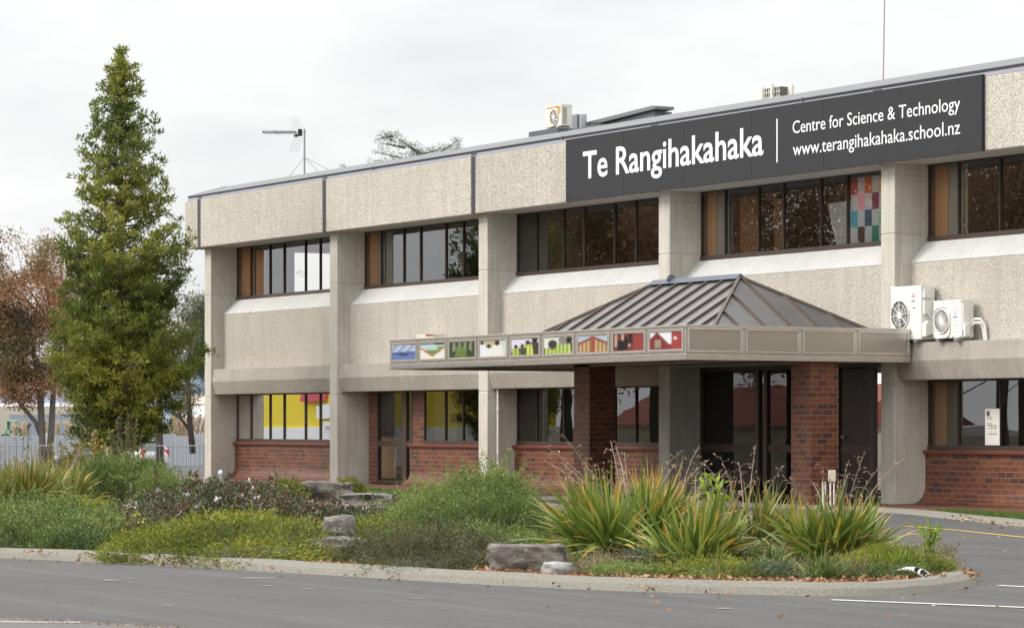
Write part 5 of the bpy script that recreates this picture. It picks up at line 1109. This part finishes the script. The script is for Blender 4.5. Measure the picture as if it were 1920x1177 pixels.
# tall conifer
Zc = 78.7; base = np.array(at(228, Zc, gz(at(228, Zc).x, 0))); H = zt(88, Zc)
prof = [(0, .1), (.8, .5), (1.3, 1.15), (1.9, 1.62), (2.9, 1.85), (4.3, 1.8), (5.4, 1.66), (6.6, 1.5), (7.9, 1.18), (9.0, .84), (10.1, .55), (10.9, .30), (11.4, .05)]
pz, pr = [a for a, _ in prof], [b_ for _, b_ in prof]
ct = thing('conifer_tree', 'tall cone shaped green conifer left of the building', 'tree', tuple(base))
cl, lim = [], []; crs = []
NBO = 205
for i in range(NBO):
    z = 1.05 + (H - 1.5) * (i / NBO) ** 1.08; a = i * 2.399 + random.uniform(-.3, .3); rad = float(np.interp(z, pz, pr)) * (.88 if z < 5 else .86) * random.choice([.55, .75, .9, 1.0, 1.05, 1.13]) * (1 + .10 * math.sin(z * 2.3)); lift = .15 + .5 * random.random() if z > 3 else -.15 + .35 * random.random()
    dr = np.array([math.cos(a), math.sin(a), 0]); sd_ = np.array([-math.sin(a), math.cos(a), 0]); p0 = base + np.array([0, 0, max(.6, z - rad * lift)]); pe = base + dr * rad + np.array([0, 0, z]); md = (p0 + pe) / 2 + np.array([0, 0, -.10 * rad]); lim.append(([tuple(p0), tuple(md), tuple(pe)], [.035 * (1 - .7 * z / H) + .008, .018, .005]))
    for s in np.linspace(.35 if z < 8 else .2, 1.0, max(2, int(rad * 4.2))):
        q = p0 * (1 - s) + pe * s + (md - (p0 + pe) / 2) * 4 * s * (1 - s)
        for sg_ in (-1, 1):
            tl = rad * .42 * (1.15 - .6 * s) * random.uniform(.5, 1.1); e = q + (dr * .6 + sd_ * sg_ * .8 + np.array([0, 0, random.uniform(-.1, 1.15)])) * tl
            if rad > .5: lim.append(([tuple(q), tuple(e)], [.010, .004]))
            for f in np.arange(.3, 1.05, .30 if z < 6 else .55): cl.append(q * (1 - f) + e * f + rng.normal(size=3) * .07); crs.append(random.uniform(.06, .13) if z > 6 else random.uniform(.07, .15))
for i in range(34): z = H - 1.1 * random.random() ** 1.4; cl.append(base + np.array([random.gauss(0, .07), random.gauss(0, .07), z - .05])); crs.append(.08)
tree_mesh(ct, [[tuple(base + np.array([0, 0, q * H])) for q in (0, .1, .3, .6, .98)], [tuple(base + np.array([-.28 * R3[0] * 1, -.28 * R3[1], 0])), tuple(base + np.array([-.2 * R3[0], -.2 * R3[1], 1.2])), tuple(base + np.array([0, 0, 2.6]))]], [[.16, .13, .10, .06, .01], [.14, .12, .06]], cl, LM['conifer'], BARK, 25, .12, .036, np.array(crs), lim, up=.75)
def broad(name, label, trunks, lobes_, ncl, leafmat, barkmat, nleaf, lL, lW, cr, group=None, nl=26, seed=1, gaps=.0):
    """trunks: list of (pts, radii); lobes_: (centre, rx, ry, rz)"""
    rnd = random.Random(seed); t = thing(name, label, 'tree', trunks[0][0][0], group); cl = []; tot = sum(l[1] * l[2] * l[3] for l in lobes_)
    for c, rx, ry, rz in lobes_:
        for _ in range(int(ncl * rx * ry * rz / tot)):
            d = Vector((rnd.gauss(0, 1), rnd.gauss(0, 1), rnd.gauss(0, 1))).normalized() * rnd.uniform(.25, 1.0) ** .6; p = (c[0] + d.x * rx, c[1] + d.y * ry, c[2] + d.z * rz)
            if math.sin(p[0] * 1.7 + p[2] * 2.1) * math.sin(p[1] * 1.9 - p[2] * 1.3) > gaps - 1: cl.append(p)
    lim = []; tops = [Vector(tp[0][-1]) for tp in trunks] + [Vector(tp[0][-2]) for tp in trunks]
    for i in range(nl * 3):
        e = Vector(rnd.choice(cl)); o_ = min(tops, key=lambda q: (q - e).length + rnd.random() * 1.5); m_ = o_.lerp(e, .5) + Vector((0, 0, .25)); r0 = .05 if i < nl else .025; lim.append(([tuple(o_), tuple(m_), tuple(e)], [r0, r0 * .6, r0 * .25]))
    tree_mesh(t, [tp[0] for tp in trunks], [tp[1] for tp in trunks], cl, leafmat, barkmat, nleaf, lL, lW, cr, lim); return t
def P_(px, py, Z): p = at(px, Z, zt(py, Z)); return (p.x, p.y, p.z)
def lb(px, py, Z, rpx, rpy, deep=1.0): s = Z / F_PX; return (P_(px, py, Z), rpx * s, rpx * s * deep, rpy * s)
Z = 112
broad('autumn_tree', 'russet autumn tree with several grey trunks left of the conifer', [([P_(80, 880, Z), P_(79, 820, Z), P_(76, 740, Z), P_(60, 640, Z)], [.15, .13, .12, .06]), ([P_(90, 880, Z), P_(97, 800, Z), P_(100, 730, Z), P_(104, 620, Z)], [.13, .12, .10, .05]), ([P_(76, 815, Z), P_(66, 790, Z), P_(42, 762, Z), P_(20, 735, Z)], [.09, .08, .07, .04])],
      [lb(60, 600, Z, 75, 110), lb(20, 650, Z, 70, 95), lb(110, 620, Z, 60, 110), lb(45, 500, Z, 45, 62), lb(95, 490, Z, 40, 55), lb(-40, 560, Z, 70, 100), lb(60, 720, Z, 75, 45), lb(-10, 470, Z, 50, 50), lb(10, 720, Z, 60, 50), lb(130, 700, Z, 40, 50)], 1500, LM['autumn'], BARK, 60, .105, .052, .46, 'autumn trees behind the conifer', seed=3, gaps=.85, nl=40)
Z = 125
broad('autumn_tree', 'thin leaved autumn tree with bare branches between conifer and building', [([P_(300, 870, Z), P_(298, 760, Z), P_(306, 640, Z), P_(318, 560, Z)], [.17, .14, .09, .03])],
      [lb(330, 620, Z, 45, 60), lb(300, 690, Z, 50, 70), lb(350, 560, Z, 25, 35), lb(270, 600, Z, 50, 80), lb(345, 720, Z, 40, 40)], 240, LM['autumn_green'], BARK, 34, .12, .05, .40, 'autumn trees behind the conifer', seed=5, nl=34)
Z = 135
broad('autumn_tree', 'orange brown autumn tree seen through the middle of the conifer', [([P_(190, 870, Z), P_(190, 760, Z), P_(195, 640, Z)], [.16, .13, .07])], [lb(190, 600, Z, 80, 110), lb(180, 720, Z, 90, 60), lb(160, 500, Z, 45, 50)], 420, LM['autumn'], BARK, 50, .13, .06, .5, 'autumn trees behind the conifer', seed=9)
Z = 140
broad('cedar_tree', 'dark layered cedar beside the building corner column', [([P_(362, 850, Z), P_(356, 790, Z), P_(352, 700, Z), P_(362, 600, Z)], [.16, .13, .1, .05]), ([P_(358, 810, Z), P_(340, 785, Z), P_(318, 770, Z)], [.08, .06, .03])],
      [lb(372, 640, Z, 34, 12), lb(360, 600, Z, 26, 30), lb(372, 570, Z, 22, 20), lb(360, 690, Z, 38, 12), lb(350, 735, Z, 42, 10), lb(372, 665, Z, 30, 14), lb(400, 640, Z, 50, 90), lb(335, 765, Z, 36, 14)], 520, LM['cedar'], DBARK, 60, .12, .04, .42, seed=11)
# cedar whose top shows above the roof
Zr = 125; ctop = thing('cedar_tree', 'flat layered cedar top rising behind the roof between aerial and roof unit', 'tree', tuple(at(770, Zr, 0)))
cl, lim = [], []; c0 = np.array(at(770, Zr, 0)); s = Zr / F_PX
for (x0, y0, x1, y1, n) in [(800, 300, 738, 252, 16), (738, 252, 705, 262, 8), (760, 275, 712, 268, 8), (780, 300, 700, 285, 14), (790, 305, 702, 302, 14), (780, 290, 830, 278, 12), (800, 300, 862, 262, 18), (830, 285, 868, 275, 8), (735, 262, 722, 250, 5), (790, 285, 760, 270, 9), (640, 322, 647, 312, 3), (750, 310, 690, 306, 8), (760, 296, 820, 296, 14)]:
    for q in range(n):
        f = q / n; px = x0 + (x1 - x0) * f + random.gauss(0, 2); py = y0 + (y1 - y0) * f + random.gauss(0, 1.6); p = at(px, Zr + random.uniform(-1.5, 1.5), zt(py, Zr)); cl.append(tuple(p))
    lim.append(([P_(x0, y0 + 3, Zr), P_((x0 + x1) / 2, (y0 + y1) / 2 + 1, Zr), P_(x1, y1, Zr)], [.05, .03, .008]))
for q in range(300): px = random.gauss(775, 60); py = random.uniform(320, 560); cl.append(tuple(at(px, Zr + random.gauss(0, 1.5), zt(py, Zr))))
tree_mesh(ctop, [[tuple(c0), tuple(c0 + np.array([0, 0, 7])), P_(775, 300, Zr)]], [[.3, .2, .06]], cl, LM['cedar'], DBARK, 36, .09, .022, .17, lim, up=.2)

# ================================================================== BACKGROUND LEFT
def gp(px, Z): p = at(px, Z); return Vector((p.x, p.y, gz(p.x, p.y)))
cf = thing('corrugated_fence', 'long pale blue grey corrugated iron fence behind the parked cars', 'fence', tuple(gp(200, 170)))
a, e = gp(-500, 178), gp(620, 166); zb_, zt_ = -.72, zt(817, 170); d = (e - a); n = 520; vs = []
nn = Vector((-d.y, d.x, 0)).normalized()
for i in range(n + 1):
    p = a + d * (i / n) + nn * (.03 if i % 2 else -.03); st = zt_ + (.12 if 1360 / 4.8 < -500 + 1120 * i / n < 345 else 0); vs += [(p.x, p.y, zb_), (p.x, p.y, st - .001 * (i % 2))]
b = MB(); b.add(vs, [(2 * i, 2 * i + 2, 2 * i + 3, 2 * i + 1) for i in range(n)]); b.build('fence_sheet', plain('pale_corrugated_iron', (.40, .43, .47), .5, .1, var=.12, scale=.6), cf)
b = MB()
for q in (.2, .45, .543, .7, .9): p = a + d * q; b.obox((p.x, p.y), (d.x, d.y), .2, .2, zb_, zt_ + .18)
b.build('fence_post', plain('pale_post', (.45, .46, .47), .6), cf)
rf = thing('railing_fence', 'thin grey metal railing with upright pickets beyond the lawn', 'fence', tuple(gp(200, 97)))
a, e = gp(-300, 97), gp(500, 95); d = e - a; zt2 = zt(833, 96)
b = MB(); b.tube([(a.x, a.y, zt2 - .04), (e.x, e.y, zt2 - .04)], .018, 6); b.tube([(a.x, a.y, -.05), (e.x, e.y, -.05)], .018, 6); b.build('rail', M['pole'], rf)
b = MB()
for i in range(98): p = a + d * (i / 97 if i < 97 else 1); b.tube([(p.x, p.y, -.12), (p.x, p.y, zt2 + .05)], .009, 5)
pk = b.build('picket', M['pole'], rf)
# distant buildings
def shed(name, label, px0, px1, Z, pyt, deep, mat, roofm, door=None, roofh=.6):
    a, e = at(px0, Z), at(px1, Z); d = Vector((e.x - a.x, e.y - a.y)); u = d.normalized(); n_ = Vector((AX[0], AX[1])); z1 = zt(pyt, Z); z0 = -.8
    t = thing(name, label, 'building', (a.x, a.y, z0)); q = [(a.x, a.y), (e.x, e.y), (e.x + n_.x * deep, e.y + n_.y * deep), (a.x + n_.x * deep, a.y + n_.y * deep)]
    b = MB(); b.prism_z(q, z0, z1); b.build('wall', mat, t)
    m = [((q[0][0] + q[3][0]) / 2, (q[0][1] + q[3][1]) / 2), ((q[1][0] + q[2][0]) / 2, (q[1][1] + q[2][1]) / 2)]
    b = MB(); b.add([(x, y, z1 + .01) for x, y in q] + [(m[0][0], m[0][1], z1 + roofh), (m[1][0], m[1][1], z1 + roofh)], [(0, 1, 5, 4), (2, 3, 4, 5), (0, 4, 3), (1, 2, 5)]); b.build('roof', roofm, t)
    if door:
        for x0, x1, y0, y1, dm_ in door:
            p0, p1 = at(x0, Z - .12), at(x1, Z - .12); b = MB(); c = (p0 + p1) / 2; b.obox((c.x, c.y), (d.x, d.y), (p1 - p0).length, .1, zt(y1, Z), zt(y0, Z)); b.build('door', dm_, t)
    return t
pm = lambda n, c: plain(n, c, .8, var=.06, scale=.5)
shed('warehouse', 'beige warehouse with a blue grey roller door left of the autumn trunks', -200, 150, 215, 762, 20, pm('beige_wall', (.50, .45, .37)), pm('pale_roof', (.55, .55, .55)), [(18, 150, 777, 850, pm('blue_grey_door', (.27, .31, .37))), (-120, -20, 790, 850, pm('grey_door', (.35, .35, .36)))], .3)
shed('warehouse', 'long low warehouse wall behind the conifer', 150, 262, 225, 776, 14, pm('dun_wall', (.36, .32, .26)), pm('pale_roof_b', (.5, .5, .5)), None, .3)
shed('warehouse', 'white roofed shed behind the pampas near the corner column', 330, 470, 235, 782, 30, pm('white_wall', (.62, .62, .62)), pm('white_roof', (.66, .67, .68)), None, 1.0)
shed('warehouse', 'yellow and pink beige warehouse farthest behind the corner column', 325, 520, 330, 757, 30, pm('yellow_beige', (.58, .42, .22)), pm('pinkish_roof', (.55, .42, .36)), None, 1.2)
# green loader behind the fence
tr = thing('green_loader', 'pale green yard loader with open cab behind the fence at far left', 'loader', tuple(gp(32, 185))); Z = 185; lgm = pm('pale_green_paint', (.42, .55, .38))
def cab(x0, x1, y0, y1, dz=.3, Zz=Z):
    p0, p1 = at(x0, Zz), at(x1, Zz); c = (p0 + p1) / 2; return (c.x, c.y), RT, (p1 - p0).length, dz, zt(y1, Zz), zt(y0, Zz)
b = MB()
for q in [(12, 16, 790, 816), (28, 31, 790, 816), (6, 34, 786, 790), (8, 20, 806, 818), (20, 50, 812, 822)]:
    c, dd_, l_, w__, z0, z1 = cab(*q, dz=1.2); b.obox(c, dd_, l_, w__, z0, z1)
b.build('cab_frame', lgm, tr)
b = MB(); c, dd_, l_, w__, z0, z1 = cab(30, 52, 802, 816, 1.0); b.obox(c, dd_, l_, w__, z0, z1); b.tube([P_(50, 812, Z), P_(53, 798, Z), P_(57, 794, Z)], [.1, .1, .14], 6); b.build('engine', pm('dark_brown_engine', (.12, .08, .06)), tr)
b = MB()
for x in (14, 46): p = at(x, Z, zt(826, Z)); b.tube([tuple(p - Vector(A3) * .6), tuple(p + Vector(A3) * .6)], .45, 14)
b.build('wheel', M['black'], tr)
# pampas grass behind the fence
def pampas(px, pyt, Z, n, lean, label):
    c = np.array(gp(px, Z)); c[2] = -.6; t = thing('pampas_grass', label, 'plant', tuple(c), 'pampas grass behind the iron fence'); h = zt(pyt, Z) + .6
    az = rng.uniform(0, 6.28, 120); tl = rng.uniform(.1, .9, 120); D = np.stack([np.sin(tl) * np.cos(az), np.sin(tl) * np.sin(az), np.cos(tl)], 1); V, Fq, uv = strap_arrays(np.repeat(c[None], 120, 0) + rng.normal(size=(120, 3)) * .25, D, rng.uniform(1.2, 2.0, 120), np.full(120, .04), rng.uniform(.1, .5, 120)); np_mesh('leaf_clump', V, Fq, LM['low'], t, np.repeat(rng.uniform(0, 1, 120), 12), uv)
    Vs, Fs, Us, Ts = [], [], [], []; off = 0; b = MB()
    for i in range(n):
        o_ = R3 * random.gauss(0, .9) + A3 * random.gauss(0, .5); hh = h * random.uniform(.8, 1.03); top = c + o_ * 1.2 + np.array([0, 0, hh]) + R3 * lean * hh * .25; b0 = c + o_ * .7 + np.array([0, 0, 0]); b.tube([tuple(b0), tuple(b0 * .4 + top * .6), tuple(top)], .02, 4, cap=False)
        m = 90; s = rng.uniform(.60, 1.0, m)[:, None]; P = b0 * (1 - s) + top * s + rng.normal(size=(m, 3)) * .06; V, Fq, uv = leaf_arrays(P, (top - b0) + rng.normal(size=(m, 3)) * .6 + np.array([0, 0, .2]), .34, .06); Vs.append(V); Fs.append(Fq + off); Us.append(uv); Ts.append(np.full(len(V), random.random())); off += len(V)
    b.build('plume_stalk', LM['dead'], t); np_mesh('plume', np.concatenate(Vs), np.concatenate(Fs), LM['pampas'], t, np.concatenate(Ts), np.concatenate(Us))
for px, pyt, n, ln_, lab in [(120, 790, 6, .1, 'cream pampas plumes between the autumn trunks'), (172, 787, 6, .1, 'cream pampas plumes left of the conifer trunk'), (262, 780, 16, .5, 'leaning cream pampas plumes right of the conifer trunk'), (343, 778, 18, .7, 'tall leaning pampas plumes next to the corner column'), (375, 785, 9, .5, 'pampas plumes partly hidden by the corner column'), (70, 796, 4, 0, 'cream pampas plumes behind the green loader')]: pampas(px, pyt, 178, n, ln_, lab)
shrub('bank_shrub', 'dark green bank shrub between the pampas clumps behind the fence', 'shrub', [((*gp(310, 182)[:2], -.6), 1.3, 1.0, zt(790, 182) + .6), ((*gp(290, 182)[:2], -.6), 1.0, 1.0, zt(797, 182) + .6)], 700, LM['cot'], .25, 6, .14, .06, .7)
# cars
def car(name, label, px, Z, heading, paint, glassm, taillight=False):
    """simple hatchback: lofted body, heading = direction of the bonnet (xy)"""
    p = gp(px, Z); h = Vector((heading[0], heading[1], 0)).normalized(); s = Vector((-h.y, h.x, 0)); t = thing(name, label, 'car', tuple(p))
    st = [(-2.05, .62, .42, .80), (-1.98, .80, .34, .96), (-1.4, .84, .28, 1.0), (-.4, .85, .26, .98), (.6, .85, .26, .95), (1.3, .82, .28, .86), (1.9, .74, .34, .72), (2.05, .6, .42, .6)]
    b = MB(); vs = []
    for x, hw, z0, z1 in st:
        for yy, zz in ((-hw * .92, z0), (-hw, z0 + .15), (-hw, z1 - .12), (-hw * .88, z1), (hw * .88, z1), (hw, z1 - .12), (hw, z0 + .15), (hw * .92, z0)): q = p + h * x + s * yy; vs.append((q.x, q.y, p.z + zz))
    k = 8; b.add(vs, [(i * k + j, i * k + (j + 1) % k, (i + 1) * k + (j + 1) % k, (i + 1) * k + j) for i in range(len(st) - 1) for j in range(k)] + [tuple(range(k)), tuple((len(st) - 1) * k + j for j in range(k))]); b.build('body', paint, t, smooth=False, bevel=.03)
    gh = [(-1.85, .70, .99), (-1.45, .66, 1.40), (-.7, .64, 1.46), (.2, .64, 1.43), (1.05, .72, .93)]
    b = MB(); vs = []
    for x, hw, z1 in gh:
        for yy, zz in ((-hw - .06, .93), (-hw, z1), (hw, z1), (hw + .06, .93)): q = p + h * x + s * yy; vs.append((q.x, q.y, p.z + zz))
    k = 4; b.add(vs, [(i * k + j, i * k + j + 1, (i + 1) * k + j + 1, (i + 1) * k + j) for i in range(len(gh) - 1) for j in range(3)] + [(0, 1, 2, 3), tuple(16 + j for j in range(4))]); b.build('window_glass', glassm, t)
    b = MB(); vs = []
    for x, hw in ((-1.5, .67), (-.7, .66), (.25, .65)):
        for yy, zz in ((-hw, 1.42), (-hw * .8, 1.475), (hw * .8, 1.475), (hw, 1.42)): q = p + h * x + s * yy; vs.append((q.x, q.y, p.z + zz + (.02 if x == -.7 else 0)))
    b.add(vs, [(i * 4 + j, i * 4 + j + 1, (i + 1) * 4 + j + 1, (i + 1) * 4 + j) for i in range(2) for j in range(3)])
    for sy in (-1, 1):
        for x0, z0, x1, z1 in ((.25, 1.43, 1.05, .94), (-.35, 1.44, -.35, .95), (-1.5, 1.42, -1.88, .98)):
            q0 = p + h * x0 + s * sy * .67; q1 = p + h * x1 + s * sy * .775; b.tube([(q0.x, q0.y, p.z + z0), (q1.x, q1.y, p.z + z1)], .035, 6)
    b.build('roof', paint, t)
    for x in (-1.28, 1.28):
        for sy in (-1, 1):
            q = p + h * x + s * sy * .74; q2 = q + s * sy * .12; b = MB(); b.tube([(q.x, q.y, p.z + .31), (q2.x, q2.y, p.z + .31)], .31, 18); wl = b.build('wheel', M['black'], t); b = MB(); q3 = q2 + s * sy * .01; b.tube([(q2.x, q2.y, p.z + .31), (q3.x, q3.y, p.z + .31)], .18, 14); b.build('rim', M['galv'], wl)
    for sy in (-1, 1):
        b = MB(); q = p - h * 1.93 + s * sy * .68; b.obox((q.x, q.y), (s.x, s.y), .20, .16, p.z + .72, p.z + 1.05); b.build('tail_light', plain('tail_light_red', (.62, .02, .03), .2), t)
        b = MB(); q = p + h * 1.98 + s * sy * .55; b.obox((q.x, q.y), (s.x, s.y), .26, .1, p.z + .56, p.z + .68); b.build('headlight', M['white'], t)
    return t
cg_ = plain('car_glass', (.10, .14, .14), .08)
car('parked_car', 'dark blue grey hatchback behind the railing, partly hidden by the orange vine', 178, 148, (-RT[0] - .25 * AX[0], -RT[1] - .25 * AX[1]), plain('blue_grey_paint', (.13, .17, .25), .25, .3), cg_)
car('parked_car', 'white hatchback with red tail lights right of the conifer trunk', 246, 146, (-RT[0] + 1.1 * AX[0], -RT[1] + 1.1 * AX[1]), plain('white_paint', (.72, .71, .70), .25), cg_)
# far hills
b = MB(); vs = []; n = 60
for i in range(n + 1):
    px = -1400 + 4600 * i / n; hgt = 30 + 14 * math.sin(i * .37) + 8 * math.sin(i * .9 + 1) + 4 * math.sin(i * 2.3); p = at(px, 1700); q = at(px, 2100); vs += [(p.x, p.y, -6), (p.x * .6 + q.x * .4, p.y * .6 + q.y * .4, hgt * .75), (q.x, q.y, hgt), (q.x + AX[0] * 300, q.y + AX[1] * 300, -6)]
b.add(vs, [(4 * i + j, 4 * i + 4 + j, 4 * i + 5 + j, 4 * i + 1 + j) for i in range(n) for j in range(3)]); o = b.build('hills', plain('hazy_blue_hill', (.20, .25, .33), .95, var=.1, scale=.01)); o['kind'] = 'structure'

# ================================================================== ACROSS THE STREET (seen only mirrored in the windows)
b = MB(); b.box(-98, -53.5, -41.4, -40, 1.4, 8); b.build('x', M['painty'], None); bpy.data.objects['x'].name = 'tmp'
yb = thing('shop_building', 'bright yellow shop building with white base across the street', 'building', (-75, -43, 0)); o = bpy.data.objects['tmp']; o.name = 'wall'; link_ok = o.parent is None
o.parent = yb; o.matrix_parent_inverse = Matrix.Translation(-yb.location); o.data.materials.clear(); o.data.materials.append(plain('yellow_wall', (.80, .62, .03), .7, var=.05))
b = MB(); b.box(-98, -53.4, -41.5, -39.9, -.9, 1.4); b.build('base_wall', pm('white_base', (.80, .80, .78)), yb)
b = MB(); b.box(-79.5, -76.5, -39.9, -39.7, 2.9, 3.5); b.build('banner', pm('red_banner', (.6, .1, .12)), yb); b = MB(); b.box(-77.5, -73, -39.95, -39.7, 1.9, 2.7); b.box(-76.5, -72, -39.95, -39.7, 1.42, 1.7); b.build('white_panel', pm('white_panel', (.8, .8, .78)), yb)
hb = thing('house', 'low house with red tiled roof behind a cream fence across the street', 'building', (-45, -46, 0))
b = MB(); b.box(-52, -33, -50, -44, -.8, 1.6); b.build('wall', pm('cream_house', (.7, .66, .5)), hb); b = MB(); b.prism_x([(-43.2, 1.5), (-47, 3.4), (-51, 1.5)], -52.4, -32); b.build('roof', pm('red_tiles', (.30, .08, .05)), hb)
b = MB(); b.box(-53.3, -8, -40.2, -40, -.8, 1.15); o = b.build('garden_wall', pm('cream_wall', (.72, .68, .52))); tag(o, 'cream garden wall across the street', 'wall')
def rtree(label, x, y, h, r, mat, ncl, seed, th=2.5):
    ls = [((x, y, h * .62), r, r, h * .36), ((x + r * .5, y, h * .5), r * .7, r * .7, h * .3), ((x - r * .5, y + .5, h * .55), r * .7, r * .7, h * .32)]
    broad('street_tree', label, [([(x, y, -.5), (x, y, th), (x + .2, y, h * .5)], [.3, .24, .12])], ls, ncl, mat, DBARK, 60, .22, .11, .85, 'trees across the street', nl=12, seed=seed)
for i, (x, y, h) in enumerate([(-35, -31, 15), (-31, -33, 16), (-24, -32, 15), (-45, -38, 14), (-16, -33, 16), (-9, -34, 14)]): rtree(['russet', 'brown', 'olive brown', 'orange', 'rust brown', 'dull red'][i] + ' autumn street tree across the street', x, y, h, 5.0, LM['autumn'], 330, 30 + i)
for i, (x, y) in enumerate([(-28, -54), (-18, -53), (-6, -46), (2, -45), (-38, -54)]): rtree(['first', 'second', 'third', 'fourth', 'fifth'][i] + ' dark tree from the left behind the street trees', x, y, 17, 6, LM['autumn'], 300, 60 + i)
rtree('dark evergreen across the street behind the yellow shop', -68, -52, 12, 3.5, LM['conifer'], 120, 44)
# entrance pot plant
pp = thing('potted_plant', 'dark pot with a spiky leafy plant inside the entrance glass', 'plant', (24.5, 2.4, .06))
b = MB(); b.tube([(24.4, 2.6, .06), (24.4, 2.6, .75)], [.32, .42], 20); b.build('pot', plain('grey_pot', (.16, .17, .17), .5), pp)
n = 70; az = rng.uniform(0, 6.28, n); tl = rng.uniform(.1, 1.2, n); D = np.stack([np.sin(tl) * np.cos(az), np.sin(tl) * np.sin(az), np.cos(tl)], 1); V, Fq, uv = strap_arrays(np.tile(np.array([24.4, 2.6, .75]), (n, 1)) + rng.normal(size=(n, 3)) * np.array([.12, .12, .3]) * .8, D, rng.uniform(.35, .7, n), np.full(n, .05), rng.uniform(.1, .5, n)); np_mesh('foliage', V, Fq, LM['conifer'], pp, np.repeat(rng.uniform(0, 1, n), 12), uv)
